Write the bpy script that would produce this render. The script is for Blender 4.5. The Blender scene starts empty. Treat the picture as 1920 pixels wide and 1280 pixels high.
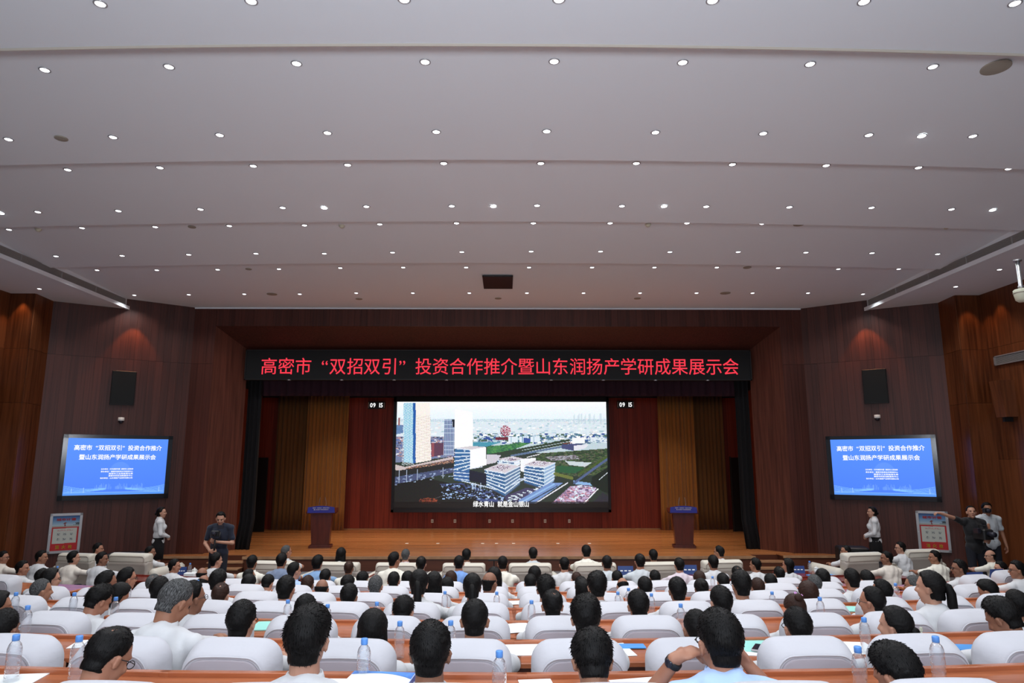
import bpy, bmesh, math, random
import numpy as np
from mathutils import Vector, Matrix, noise
random.seed(7); R = math.radians; PI = math.pi
S = bpy.context.scene; COL = S.collection
# ---------------------------------------------------------------- camera, world, exposure
CZ = 2.72; PITCH = R(9.97); YAW = R(-0.45); F = 1280.0
cam = bpy.data.objects.new('camera', bpy.data.cameras.new('camera')); COL.objects.link(cam)
cam.data.lens = 24; cam.data.sensor_width = 36; cam.location = (0, 0, CZ)
cam.rotation_euler = (PI/2 + PITCH, 0, YAW); cam.data.clip_end = 200; S.camera = cam
S.view_settings.view_transform = 'Standard'; S.view_settings.look = 'None'
S.view_settings.gamma = 1; S.view_settings.use_curve_mapping = False; S.view_settings.exposure = 0.0
W = bpy.data.worlds.new('world'); S.world = W; W.use_nodes = True
W.node_tree.nodes['Background'].inputs[0].default_value = (0.80, 0.88, 1.0, 1)
W.node_tree.nodes['Background'].inputs[1].default_value = 0.55      # fill light let in through the open rear, standing in for windows
SPOT_W = 43.0; EXTRA_W = 70.0; STAGE_W = 210.0; WALLGLOW_W = 95.0
CEIL_FILL_W = 430.0
S.cycles.max_bounces = 7; S.cycles.diffuse_bounces = 4; S.cycles.glossy_bounces = 3
S.cycles.transmission_bounces = 6; S.cycles.transparent_max_bounces = 8
S.cycles.caustics_reflective = False; S.cycles.caustics_refractive = False
S.cycles.sample_clamp_indirect = 4.0

_fl = bpy.data.lights.new('ceiling_fill', 'AREA'); _fl.energy = CEIL_FILL_W; _fl.shape = 'RECTANGLE'; _fl.size = 2.4; _fl.size_y = 1.2; _fl.color = (.84, .90, 1)
_fo = bpy.data.objects.new('ceiling_fill', _fl); COL.objects.link(_fo); _fo.location = (0, -1.2, 3.6); _fo.rotation_euler = (PI-.7, 0, 0)   # added upward light to brighten the near ceiling, standing in for bounce flash
CAMM = Matrix.Rotation(YAW, 3, 'Z') @ Matrix.Rotation(PI/2 + PITCH, 3, 'X')
C0 = Vector((0, 0, CZ))
def ray(px, py): return (CAMM @ Vector(((px-960)/F, (640-py)/F, -1.0))).normalized()
def at_y(px, py, Y): d = ray(px, py); return C0 + d*(Y/d.y)
def at_z(px, py, Z): d = ray(px, py); return C0 + d*((Z-CZ)/d.z)
def on_plane(px, py, P, N): d = ray(px, py); return C0 + d*((P-C0).dot(N)/d.dot(N))
def proj(p):
    q = CAMM.transposed() @ (Vector(p)-C0); return 960 + F*q.x/-q.z, 640 - F*q.y/-q.z
def x_at(px, Y, h):            # world X of a column at distance Y and height h above the lens
    return at_y(px, 0, Y).x if False else Vector(min_x(px, Y, h))[0]
def min_x(px, Y, h):
    x = (px-950)/F*(Y*math.cos(PITCH)+h*math.sin(PITCH)); return (x, Y, h+CZ)

# ---------------------------------------------------------------- materials
def srgb(r, g, b):
    f = lambda c: (c/255/12.92) if c <= 10 else ((c/255+0.055)/1.055)**2.4
    return (f(r), f(g), f(b), 1)
def mat(name, col, rough=0.6, spec=0.5, metal=0, emit=None, estr=0, coat=0, sheen=0, trans=0, ior=1.45, bump=None, var=None):
    m = bpy.data.materials.new(name); m.use_nodes = True
    nt = m.node_tree; p = nt.nodes['Principled BSDF']
    p.inputs['Base Color'].default_value = col; p.inputs['Roughness'].default_value = rough
    p.inputs['Metallic'].default_value = metal; p.inputs['Specular IOR Level'].default_value = spec
    p.inputs['Coat Weight'].default_value = coat; p.inputs['Sheen Weight'].default_value = sheen
    p.inputs['Transmission Weight'].default_value = trans; p.inputs['IOR'].default_value = ior
    if emit: p.inputs['Emission Color'].default_value = emit; p.inputs['Emission Strength'].default_value = estr
    if bump or var:
        tc = nt.nodes.new('ShaderNodeTexCoord'); mp = nt.nodes.new('ShaderNodeMapping')
        nt.links.new(tc.outputs['Object'], mp.inputs[0])
        n = nt.nodes.new('ShaderNodeTexNoise'); nt.links.new(mp.outputs[0], n.inputs[0])
        sc = (bump or var)[0]; mp.inputs['Scale'].default_value = sc if hasattr(sc, '__len__') else (sc, sc, sc)
        n.inputs['Scale'].default_value = 1; n.inputs['Detail'].default_value = 5
        if bump:
            b = nt.nodes.new('ShaderNodeBump'); b.inputs['Strength'].default_value = bump[1]; b.inputs['Distance'].default_value = bump[2]
            nt.links.new(n.outputs['Fac'], b.inputs['Height']); nt.links.new(b.outputs[0], p.inputs['Normal'])
        if var:
            rp = nt.nodes.new('ShaderNodeValToRGB'); rp.color_ramp.elements[0].position = .3; rp.color_ramp.elements[1].position = .7
            rp.color_ramp.elements[0].color = col; rp.color_ramp.elements[1].color = var[1]
            nt.links.new(n.outputs['Fac'], rp.inputs[0]); nt.links.new(rp.outputs[0], p.inputs['Base Color'])
    return m
def wood(name, c1, c2, rough=.35, scale=(9, 9, .7), objvar=.35, coat=0.0, spec=.5):
    m = bpy.data.materials.new(name); m.use_nodes = True; nt = m.node_tree; L = nt.links.new; N = nt.nodes.new
    p = nt.nodes['Principled BSDF']; p.inputs['Roughness'].default_value = rough; p.inputs['Coat Weight'].default_value = coat
    p.inputs['Specular IOR Level'].default_value = spec
    tc = N('ShaderNodeTexCoord'); mp = N('ShaderNodeMapping'); mp.inputs['Scale'].default_value = scale
    geo = N('ShaderNodeNewGeometry'); L(geo.outputs['Position'], mp.inputs[0])
    n = N('ShaderNodeTexNoise'); n.inputs['Scale'].default_value = 1.6; n.inputs['Detail'].default_value = 6; L(mp.outputs[0], n.inputs[0])
    oi = N('ShaderNodeObjectInfo'); ad = N('ShaderNodeMath'); ad.operation = 'MULTIPLY_ADD'; ad.inputs[1].default_value = objvar
    L(oi.outputs['Random'], ad.inputs[0]); L(n.outputs['Fac'], ad.inputs[2])
    rp = N('ShaderNodeValToRGB'); rp.color_ramp.elements[0].position = .35; rp.color_ramp.elements[1].position = .8
    rp.color_ramp.elements[0].color = c1; rp.color_ramp.elements[1].color = c2
    L(ad.outputs[0], rp.inputs[0]); L(rp.outputs[0], p.inputs['Base Color'])
    return m
M = {}
M['ceiling'] = mat('ceiling_paint', (.86, .91, .95, 1), .85, bump=(40, .05, .002))
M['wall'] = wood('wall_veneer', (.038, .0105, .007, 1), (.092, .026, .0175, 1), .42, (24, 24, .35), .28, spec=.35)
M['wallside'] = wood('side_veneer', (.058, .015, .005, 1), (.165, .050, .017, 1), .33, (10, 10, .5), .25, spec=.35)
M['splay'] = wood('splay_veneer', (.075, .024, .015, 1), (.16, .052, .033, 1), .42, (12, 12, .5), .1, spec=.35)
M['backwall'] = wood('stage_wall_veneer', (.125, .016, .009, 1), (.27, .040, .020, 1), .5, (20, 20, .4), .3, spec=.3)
M['stage'] = wood('stage_boards', (.32, .115, .035, 1), (.58, .235, .085, 1), .22, (.35, 9, 9), .22)
M['apron'] = wood('stage_front_wood', (.07, .018, .008, 1), (.12, .035, .016, 1), .4, (.4, 9, 9), .1)
M['nosing'] = mat('step_nosing', srgb(176, 136, 100), .5, var=(6, srgb(150, 110, 80)))
M['carpet'] = mat('floor_carpet', srgb(120, 116, 116), .95, bump=(180, .3, .004), var=(2.5, srgb(135, 130, 130)))
M['carpetdark'] = mat('tier_carpet', srgb(110, 108, 112), .95, bump=(180, .3, .004), var=(2.5, srgb(122, 118, 120)))
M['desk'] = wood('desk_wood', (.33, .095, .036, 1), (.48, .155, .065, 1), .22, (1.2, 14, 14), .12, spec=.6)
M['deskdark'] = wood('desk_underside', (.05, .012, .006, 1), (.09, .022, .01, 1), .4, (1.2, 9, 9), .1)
M['lectern'] = wood('lectern_wood', (.055, .008, .005, 1), (.10, .018, .010, 1), .3, (9, 9, 1), .1)
M['cherry'] = wood('cherry_table', (.13, .015, .010, 1), (.22, .03, .018, 1), .2, (1.2, 14, 14), .1)
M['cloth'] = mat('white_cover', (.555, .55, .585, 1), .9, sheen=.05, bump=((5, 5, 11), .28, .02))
M['cloth_shaded'] = mat('white_cover_shaded', (.40, .36, .39, 1), .85, bump=(90, .08, .002))  # same white cover, with the rear face's shade put into its colour
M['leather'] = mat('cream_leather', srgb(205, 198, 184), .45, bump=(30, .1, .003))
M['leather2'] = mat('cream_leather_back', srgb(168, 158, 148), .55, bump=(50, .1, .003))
M['black'] = mat('black_plastic', (.012, .012, .013, 1), .45, bump=(60, .1, .001))
M['blackcloth'] = mat('black_cloth', (.0045, .0035, .0045, 1), .95, bump=(90, .2, .003))
M['grillecloth'] = mat('speaker_cloth', (.010, .013, .014, 1), .9, bump=(300, .3, .002))
M['valance'] = mat('purple_valance', (.028, .006, .014, 1), .9, bump=(80, .2, .003))
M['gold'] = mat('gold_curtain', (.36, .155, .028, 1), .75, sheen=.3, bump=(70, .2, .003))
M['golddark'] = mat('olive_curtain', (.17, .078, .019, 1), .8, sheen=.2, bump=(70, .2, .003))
M['orangewall'] = wood('stage_side_veneer', (.17, .03, .010, 1), (.27, .05, .018, 1), .5, (12, 12, .5), .1)
M['metal'] = mat('brushed_metal', (.55, .55, .56, 1), .35, metal=.9, bump=(120, .05, .001))
M['alum'] = mat('aluminium_frame', (.42, .41, .42, 1), .35, metal=.6, bump=(90, .05, .001))
M['whiteplastic'] = mat('white_plastic', (.72, .72, .68, 1), .45, bump=(70, .03, .001))
M['creamplastic'] = mat('cream_plastic', (.62, .62, .48, 1), .5, bump=(70, .03, .001))
M['grille'] = mat('grille_metal', (.36, .35, .34, 1), .5, bump=(90, .05, .001))
M['lamp'] = mat('lamp_lens', (1, 1, 1, 1), .5, emit=(.95, .97, 1, 1), estr=9, bump=(40, .02, .001))
M['lamphot'] = mat('floodlight_lens', (1, 1, 1, 1), .5, emit=(.95, 1, 1, 1), estr=30, bump=(40, .02, .001))
M['trim'] = mat('lamp_trim', (.5, .5, .52, 1), .3, metal=.5, bump=(40, .02, .001))
M['vent'] = mat('vent_grey', (.36, .33, .27, 1), .7, bump=(90, .1, .001))
M['skin'] = mat('skin', (.42, .20, .125, 1), .55, var=(14, (.36, .15, .09, 1)))
M['hair'] = None
M['cap'] = mat('bottle_cap', srgb(92, 150, 226), .4, bump=(90, .05, .001))
M['pet'] = None; M['water'] = mat('bottle_water', (.93, .96, 1, 1), .02, trans=1, ior=1.18, bump=(20, .2, .003))
M['paper'] = mat('white_paper', (.86, .88, .88, 1), .7, bump=(30, .05, .001))
M['teal'] = mat('teal_folder', srgb(150, 216, 205), .6, bump=(30, .05, .001))
M['blue'] = mat('blue_folder', srgb(60, 140, 215), .45, var=(9, srgb(75, 155, 226)))
M['plate'] = mat('nameplate_blue', srgb(50, 72, 128), .4, bump=(30, .05, .001))
M['screenbezel'] = mat('glossy_bezel', (.006, .006, .010, 1), .15, bump=(8, .02, .001))
M['ledframe'] = mat('led_frame', (.014, .017, .024, 1), .3, bump=(8, .02, .001))
M['ledboard'] = mat('led_board', (.004, .005, .006, 1), .7, bump=(200, .3, .001))
M['lens'] = mat('camera_lens', (.02, .02, .03, 1), .1, bump=(8, .02, .001))
def emis(name, col, s):
    m = bpy.data.materials.new(name); m.use_nodes = True; nt = m.node_tree; nt.nodes.clear()
    e = nt.nodes.new('ShaderNodeEmission'); o = nt.nodes.new('ShaderNodeOutputMaterial')
    e.inputs[0].default_value = col; e.inputs[1].default_value = s; nt.links.new(e.outputs[0], o.inputs[0]); return m
M['redled'] = emis('red_led', srgb(255, 62, 80), 1.05)
M['whiteled'] = emis('white_led', (1, 1, 1, 1), 1.1)
def petmat():
    m = bpy.data.materials.new('bottle_plastic'); m.use_nodes = True; nt = m.node_tree; nt.nodes.clear(); N = nt.nodes.new; L = nt.links.new
    o = N('ShaderNodeOutputMaterial'); mix = N('ShaderNodeMixShader'); mix2 = N('ShaderNodeMixShader'); tr = N('ShaderNodeBsdfTransparent'); gl = N('ShaderNodeBsdfGlossy'); di = N('ShaderNodeBsdfDiffuse')
    tr.inputs[0].default_value = (.95, .97, .99, 1); gl.inputs['Roughness'].default_value = .08; gl.inputs[0].default_value = (1, 1, 1, 1); di.inputs[0].default_value = (.8, .85, .92, 1)
    n = N('ShaderNodeTexNoise'); n.inputs['Scale'].default_value = 45; b = N('ShaderNodeBump'); b.inputs['Strength'].default_value = .9; b.inputs['Distance'].default_value = .01
    tc = N('ShaderNodeTexCoord'); L(tc.outputs['Object'], n.inputs[0]); L(n.outputs['Fac'], b.inputs['Height']); L(b.outputs[0], gl.inputs['Normal'])
    lw = N('ShaderNodeLayerWeight'); lw.inputs['Blend'].default_value = .35; L(b.outputs[0], lw.inputs['Normal'])
    mix2.inputs[0].default_value = .12; L(tr.outputs[0], mix2.inputs[1]); L(di.outputs[0], mix2.inputs[2])
    L(lw.outputs['Facing'], mix.inputs[0]); L(mix2.outputs[0], mix.inputs[1]); L(gl.outputs[0], mix.inputs[2]); L(mix.outputs[0], o.inputs[0]); return m
M['pet'] = petmat()
def vcol(name, emission=True, s=1.0):
    m = bpy.data.materials.new(name); m.use_nodes = True; nt = m.node_tree; p = nt.nodes['Principled BSDF']
    a = nt.nodes.new('ShaderNodeVertexColor'); a.layer_name = 'Col'
    if emission:
        nt.links.new(a.outputs[0], p.inputs['Emission Color']); p.inputs['Emission Strength'].default_value = s
        p.inputs['Base Color'].default_value = (0.01, .01, .01, 1); p.inputs['Roughness'].default_value = .4
    else:
        nt.links.new(a.outputs[0], p.inputs['Base Color']); p.inputs['Roughness'].default_value = .4
    return m
M['screen'] = vcol('screen_picture'); M['print'] = vcol('printed_poster', False)
def hairmat(name, c1, c2, rough=.48):
    m = bpy.data.materials.new(name); m.use_nodes = True; nt = m.node_tree; L = nt.links.new; N = nt.nodes.new
    p = nt.nodes['Principled BSDF']; p.inputs['Roughness'].default_value = rough; p.inputs['Specular IOR Level'].default_value = .16
    tc = N('ShaderNodeTexCoord'); mp = N('ShaderNodeMapping'); mp.inputs['Scale'].default_value = (260, 260, 45); L(tc.outputs['Object'], mp.inputs[0])
    n = N('ShaderNodeTexNoise'); n.inputs['Scale'].default_value = 1; n.inputs['Detail'].default_value = 4; L(mp.outputs[0], n.inputs[0])
    rp = N('ShaderNodeValToRGB'); rp.color_ramp.elements[0].position = .4; rp.color_ramp.elements[1].position = .72
    rp.color_ramp.elements[0].color = c1; rp.color_ramp.elements[1].color = c2
    L(n.outputs['Fac'], rp.inputs[0]); L(rp.outputs[0], p.inputs['Base Color'])
    b = N('ShaderNodeBump'); b.inputs['Strength'].default_value = .6; b.inputs['Distance'].default_value = .004
    L(n.outputs['Fac'], b.inputs['Height']); L(b.outputs[0], p.inputs['Normal']); return m
M['hair'] = hairmat('black_hair', (.0022, .0018, .0018, 1), (.009, .0075, .007, 1), .5)
M['brownhair'] = hairmat('brown_hair', (.02, .009, .006, 1), (.06, .026, .018, 1))
M['greyhair'] = hairmat('grey_hair', (.02, .02, .02, 1), (.16, .16, .16, 1), .6)
SH = {}
def shirt(n, c): SH[n] = mat('shirt_'+n, c, .85, sheen=.15, bump=(26, .25, .006)); return SH[n]
shirt('white', (.62, .62, .63, 1)); shirt('lightblue', srgb(178, 204, 245)); shirt('blue', srgb(120, 160, 222))
shirt('greyblue', srgb(120, 134, 160)); shirt('denim', srgb(130, 165, 205)); shirt('beige', srgb(222, 212, 200))
shirt('pink', srgb(214, 200, 208)); shirt('grey', srgb(196, 202, 206)); shirt('navy', (.007, .011, .026, 1)); shirt('black', (.01, .01, .012, 1))
shirt('cream', srgb(232, 228, 215))
M['trousers'] = mat('dark_trousers', (.012, .013, .02, 1), .9, bump=(40, .2, .004))

# ---------------------------------------------------------------- mesh helpers
class MB:
    def __init__(s): s.v = []; s.f = []; s.m = []; s.cur = 0
    def add(s, vs, fs):
        o = len(s.v); s.v += [tuple(v) for v in vs]; s.f += [tuple(i+o for i in f) for f in fs]; s.m += [s.cur]*len(fs); return s
    def box(s, x0, y0, z0, x1, y1, z1, mx=None):
        vs = [(x, y, z) for z in (z0, z1) for x, y in ((x0, y0), (x1, y0), (x1, y1), (x0, y1))]
        if mx: vs = [mx @ Vector(v) for v in vs]
        return s.add(vs, [(3, 2, 1, 0), (4, 5, 6, 7), (0, 1, 5, 4), (1, 2, 6, 5), (2, 3, 7, 6), (3, 0, 4, 7)])
    def bbox(s, x0, y0, z0, x1, y1, z1, b=.01):      # box with chamfered vertical and top edges
        rings = []
        for z, i in ((z0, 0), (z1-b, 0), (z1, b)):
            xa, ya, xb, yb = x0+i, y0+i, x1-i, y1-i
            rings.append([(xa+b, ya, z), (xb-b, ya, z), (xb, ya+b, z), (xb, yb-b, z), (xb-b, yb, z), (xa+b, yb, z), (xa, yb-b, z), (xa, ya+b, z)])
        return s.loft(rings)
    def loft(s, rings, cap=True):
        n = len(rings[0]); vs = [p for r in rings for p in r]; fs = []
        for k in range(len(rings)-1):
            for i in range(n):
                j = (i+1) % n; fs.append((k*n+i, k*n+j, (k+1)*n+j, (k+1)*n+i))
        if cap: fs.append(tuple(reversed(range(n)))); fs.append(tuple((len(rings)-1)*n+i for i in range(n)))
        return s.add(vs, fs)
    def lathe(s, prof, n=20, c=(0, 0, 0), axis='Z', cap=True):
        rings = []
        for r, z in prof:
            ring = []
            for i in range(n):
                a = 2*PI*i/n; x, y = r*math.cos(a), r*math.sin(a)
                ring.append({'Z': (c[0]+x, c[1]+y, c[2]+z), 'Y': (c[0]+x, c[1]-z, c[2]+y), 'X': (c[0]+z, c[1]+x, c[2]+y)}[axis])
            rings.append(ring)
        return s.loft(rings, cap)
    def tube(s, pts, rad, n=8, cap=True):
        rings = []; pts = [Vector(p) for p in pts]
        if not hasattr(rad, '__len__'): rad = [rad]*len(pts)
        for i, p in enumerate(pts):
            t = (pts[min(i+1, len(pts)-1)] - pts[max(i-1, 0)]).normalized()
            u = t.orthogonal().normalized() if i == 0 else (u - t*u.dot(t)).normalized()
            w = t.cross(u)
            rings.append([p + (u*math.cos(2*PI*k/n)+w*math.sin(2*PI*k/n))*rad[i] for k in range(n)])
        return s.loft(rings, cap)
    def cap(s, a, b, ra, rb, n=12):                # capsule that tapers
        a, b = Vector(a), Vector(b); t = (b-a).normalized(); P = []; Q = []
        for q in (-.95, -.7, -.3, 0): P.append(a + t*ra*q); Q.append(ra*math.sqrt(max(0, 1-q*q))+1e-4)
        for q in (0, .3, .7, .95): P.append(b + t*rb*q); Q.append(rb*math.sqrt(max(0, 1-q*q))+1e-4)
        return s.tube(P, Q, n)
    def ell(s, c, r, rot=None, n=16, m=10):
        c = Vector(c); vs = []; fs = []
        for j in range(1, m):
            t = PI*j/m
            for i in range(n):
                a = 2*PI*i/n; v = Vector((r[0]*math.sin(t)*math.cos(a), r[1]*math.sin(t)*math.sin(a), r[2]*math.cos(t)))
                vs.append(c + (rot @ v if rot else v))
        v = Vector((0, 0, r[2])); vs.append(c+(rot @ v if rot else v)); v = -v; vs.append(c+(rot @ v if rot else v))
        for j in range(m-2):
            for i in range(n):
                k = (i+1) % n; fs.append((j*n+i, (j+1)*n+i, (j+1)*n+k, j*n+k))
        T = (m-1)*n
        for i in range(n):
            k = (i+1) % n; fs.append((T, i, k)); fs.append((T+1, (m-2)*n+k, (m-2)*n+i))
        return s.add(vs, fs)
    def xf(s, mx): s.v = [tuple(mx @ Vector(v)) for v in s.v]; return s
    def mesh(s, name, mats, smooth=False):
        me = bpy.data.meshes.new(name); me.from_pydata(s.v, [], s.f)
        for m in (mats if isinstance(mats, (list, tuple)) else [mats]): me.materials.append(m)
        if len(set(s.m)) > 1: me.polygons.foreach_set('material_index', s.m)
        if smooth: me.shade_smooth()
        me.update(); return me
    def obj(s, name, mats, parent=None, smooth=False, loc=None, rotz=0, **kw):
        return link(name, s.mesh(name, mats, smooth), parent, loc, rotz, **kw)
def link(name, me, parent=None, loc=None, rotz=0, **kw):
    o = bpy.data.objects.new(name, me); COL.objects.link(o)
    if parent: o.parent = parent
    if loc is not None: o.location = loc
    if rotz: o.rotation_euler = (0, 0, rotz)
    for k, v in kw.items(): o[k] = v
    return o
def thing(name, label, cat, loc=(0, 0, 0), rotz=0, group=None):
    o = link(name, None, None, loc, rotz, label=label, category=cat)
    if group: o['group'] = group
    return o
def ordn(i): return ['', 'first', 'second', 'third', 'fourth', 'fifth', 'sixth', 'seventh', 'eighth', 'ninth', 'tenth', 'eleventh', 'twelfth',
    'thirteenth', 'fourteenth', 'fifteenth', 'sixteenth', 'seventeenth', 'eighteenth', 'nineteenth', 'twentieth', 'twenty-first', 'twenty-second', 'twenty-third', 'twenty-fourth'][i]
def dup(o, loc=None, rotz=None, label=None, group=None, scale=None):
    r = o.copy(); COL.objects.link(r)
    if loc is not None: r.location = loc
    if rotz is not None: r.rotation_euler = (0, 0, rotz)
    if label: r['label'] = label
    if group: r['group'] = group
    if scale: r.scale = (scale,)*3
    for ch in list(o.children):
        c = ch.copy(); COL.objects.link(c); c.parent = r
        for g in list(ch.children):
            d = g.copy(); COL.objects.link(d); d.parent = c
    return r
GLY = {}
def glyph(ch):
    if ch not in GLY:
        cu = bpy.data.curves.new('t', 'FONT'); cu.body = ch; cu.size = 1; cu.resolution_u = 2
        o = bpy.data.objects.new('t', cu); COL.objects.link(o)
        me = bpy.data.meshes.new_from_object(o.evaluated_get(bpy.context.evaluated_depsgraph_get())); bpy.data.objects.remove(o)
        co = [tuple(v.co) for v in me.vertices]; fs = [tuple(p.vertices) for p in me.polygons]; bpy.data.meshes.remove(me); GLY[ch] = (co, fs)
    return GLY[ch]
def text(body, mt, w=None, h=None, bold=0.0, name='lettering', parent=None, mx=None):
    """every character in its own square cell, as Chinese print is set; bold = stroke thickening in em; one object per word"""
    words = [([], [])]; x = 0
    for ch in body:
        if ch == ' ': x += .6; words.append(([], [])); continue
        vs, fs = words[-1]; co, f = glyph(ch); wide = ord(ch) > 0x2000
        if not co: x += 1; continue
        lo = min(p[0] for p in co); hi = max(p[0] for p in co); adv = 1.0 if wide else hi-lo+.12
        ox = x+(adv-(lo+hi))/2 + (.24 if ch == '“' else (-.24 if ch == '”' else 0))
        sh = [(0, 0)] if bold == 0 else [(-bold, 0), (bold, 0), (0, bold), (0, -bold), (bold*.7, bold*.7), (-bold*.7, -bold*.7)]
        for sx_, sy_ in sh: o = len(vs); vs += [(p[0]+ox+sx_, p[1]+sy_, 0) for p in co]; fs += [tuple(i+o for i in q) for q in f]
        x += adv
    al = np.array([v for vs, fs in words for v in vs]); lo, hi = al.min(0), al.max(0); ce = (lo+hi)/2
    kx = (w/(hi[0]-lo[0])) if w else 1; ky = (h/(hi[1]-lo[1])) if h else kx
    for vs, fs in words:
        if not vs: continue
        co = (np.array(vs)-ce)*np.array([kx, ky, 1]); me = bpy.data.meshes.new(name); me.from_pydata([tuple(v) for v in co], [], fs); me.materials.append(mt); me.update()
        r = link(name, me, parent)
        if mx is not None: r.matrix_local = mx
def raster(name, img, w, h, mt, parent=None, mx=None):
    """flat picture: a grid of small cells, one colour per cell (img rows top to bottom, sRGB 0..1)"""
    H, Wd = img.shape[:2]
    xs = np.linspace(-w/2, w/2, Wd+1); zs = np.linspace(h/2, -h/2, H+1)
    X, Z = np.meshgrid(xs, zs); co = np.zeros(((H+1)*(Wd+1), 3)); co[:, 0] = X.ravel(); co[:, 1] = Z.ravel()
    i = np.arange(H)[:, None]*(Wd+1)+np.arange(Wd)[None, :]; i = i.ravel()
    q = np.stack([i+Wd+1, i+Wd+2, i+1, i], 1)
    me = bpy.data.meshes.new(name); me.vertices.add(len(co)); me.vertices.foreach_set('co', co.ravel())
    me.loops.add(q.size); me.loops.foreach_set('vertex_index', q.ravel().astype(np.int32))
    me.polygons.add(len(q)); me.polygons.foreach_set('loop_start', np.arange(0, q.size, 4, dtype=np.int32))
    me.update(); a = me.color_attributes.new('Col', 'FLOAT_COLOR', 'CORNER')
    c = np.clip(img, 0, 1).reshape(-1, 3); c = np.where(c <= .04045, c/12.92, ((c+.055)/1.055)**2.4)
    c4 = np.ones((len(c), 4)); c4[:, :3] = c
    a.data.foreach_set('color', np.repeat(c4, 4, axis=0).ravel().astype(np.float32)); me.materials.append(mt)
    o = link(name, me, parent)
    if mx is not None: o.matrix_local = mx
    return o
class Pic:
    def __init__(s, W_, H_, k): s.a = np.zeros((H_, W_, 3)); s.k = k; s.W, s.H = W_, H_; s.yy, s.xx = np.mgrid[0:H_, 0:W_] + .5; s.rng = np.random.default_rng(3)
    def poly(s, pts, c, al=1.0):
        x = s.xx/s.k; y = s.yy/s.k; ins = np.zeros(x.shape, bool); n = len(pts)
        for i in range(n):
            (x0, y0), (x1, y1) = pts[i], pts[(i+1) % n]
            if y0 == y1: continue
            cr = ((y0 > y) != (y1 > y)) & (x < (x1-x0)*(y-y0)/(y1-y0)+x0); ins ^= cr
        s.put(ins, c, al); return ins
    def put(s, m, c, al=1.0): s.a[m] = s.a[m]*(1-al) + np.array(c)/255*al
    def line(s, x0, y0, x1, y1, w, c, al=1.0):
        x = s.xx/s.k; y = s.yy/s.k; dx, dy = x1-x0, y1-y0; L = math.hypot(dx, dy)
        t = np.clip(((x-x0)*dx+(y-y0)*dy)/L**2, 0, 1); d = np.hypot(x-x0-t*dx, y-y0-t*dy); s.put(d < w/2, c, al)
    def speck(s, m, cols, dens, size=1):
        ys, xs = np.nonzero(m); n = int(len(ys)*dens)
        if n == 0: return
        idx = s.rng.integers(0, len(ys), n)
        for q in idx:
            c = cols[s.rng.integers(0, len(cols))]; w = 1+s.rng.integers(0, size+1); y, x = ys[q], xs[q]
            s.a[y:y+max(1, w//2), x:x+w] = np.array(c)/255
# ================================================================ ROOM
XC = -0.22; ARC = .0177; CARC = .0045
mx_ = lambda x: 2*XC - x
WL = [(-8.6, 18.5), (-11.36, 16.75), (-11.26, 15.96), (-11.85, 15.96), (-11.85, -4.0)]
WR = [(mx_(x), y) for x, y in WL]
HTOP = CZ + 4.4
def struct(name, o): o['kind'] = 'structure'; return o
M['edge'] = mat('edge_strip', (.62, .58, .50, 1), .7, bump=(60, .02, .001))
# ---- ceiling: sawtooth strips, each a little lower towards the stage, curved in plan
SECT = [(-4.2, -1.6), (-1.6, 1.0), (1.0, 3.65), (3.65, 6.31), (6.31, 9.0), (9.0, 11.5), (11.5, 14.05), (14.05, 18.75)]
def ceil_h(X, Y):
    Yp = Y - CARC*X*X
    for a, b in SECT:
        if Yp < b or b == 18.75:
            t = (Yp-a)/(b-a); return CZ + 4.33 - .16*t
    return CZ+4.2
XS = np.linspace(-10.0, 9.56, 25)
ceil = link('ceiling', None); ceil['kind'] = 'structure'
for si, (a, b) in enumerate(SECT):
    mb = MB(); vs = []; fs = []
    for i, x in enumerate(XS):
        ya, yb = a+CARC*x*x, b+CARC*x*x
        if si == 7: yb = min(yb, 18.9)
        vs += [(x, ya, CZ+4.33), (x, yb, CZ+4.17), (x, yb, CZ+4.34), (x, ya, CZ+4.46), (x, yb, CZ+4.46)]
    n = len(XS)
    for i in range(n-1):
        p, q = i*5, (i+1)*5
        fs += [(p, q, q+1, p+1), (p+1, q+1, q+2, p+2), (p+3, p+4, q+4, q+3)]
    mb.add(vs, fs).obj('ceiling_panel', M['ceiling'], ceil)
    if si == 3:
        mb = MB(); rg = []
        for x in XS: y = b+CARC*x*x; rg.append([(x, y-.02, CZ+4.168), (x, y, CZ+4.155), (x, y+.012, CZ+4.155), (x, y+.012, CZ+4.20)])
        mb.loft(rg).obj('ceiling_edge_strip', M['edge'], ceil)
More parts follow.
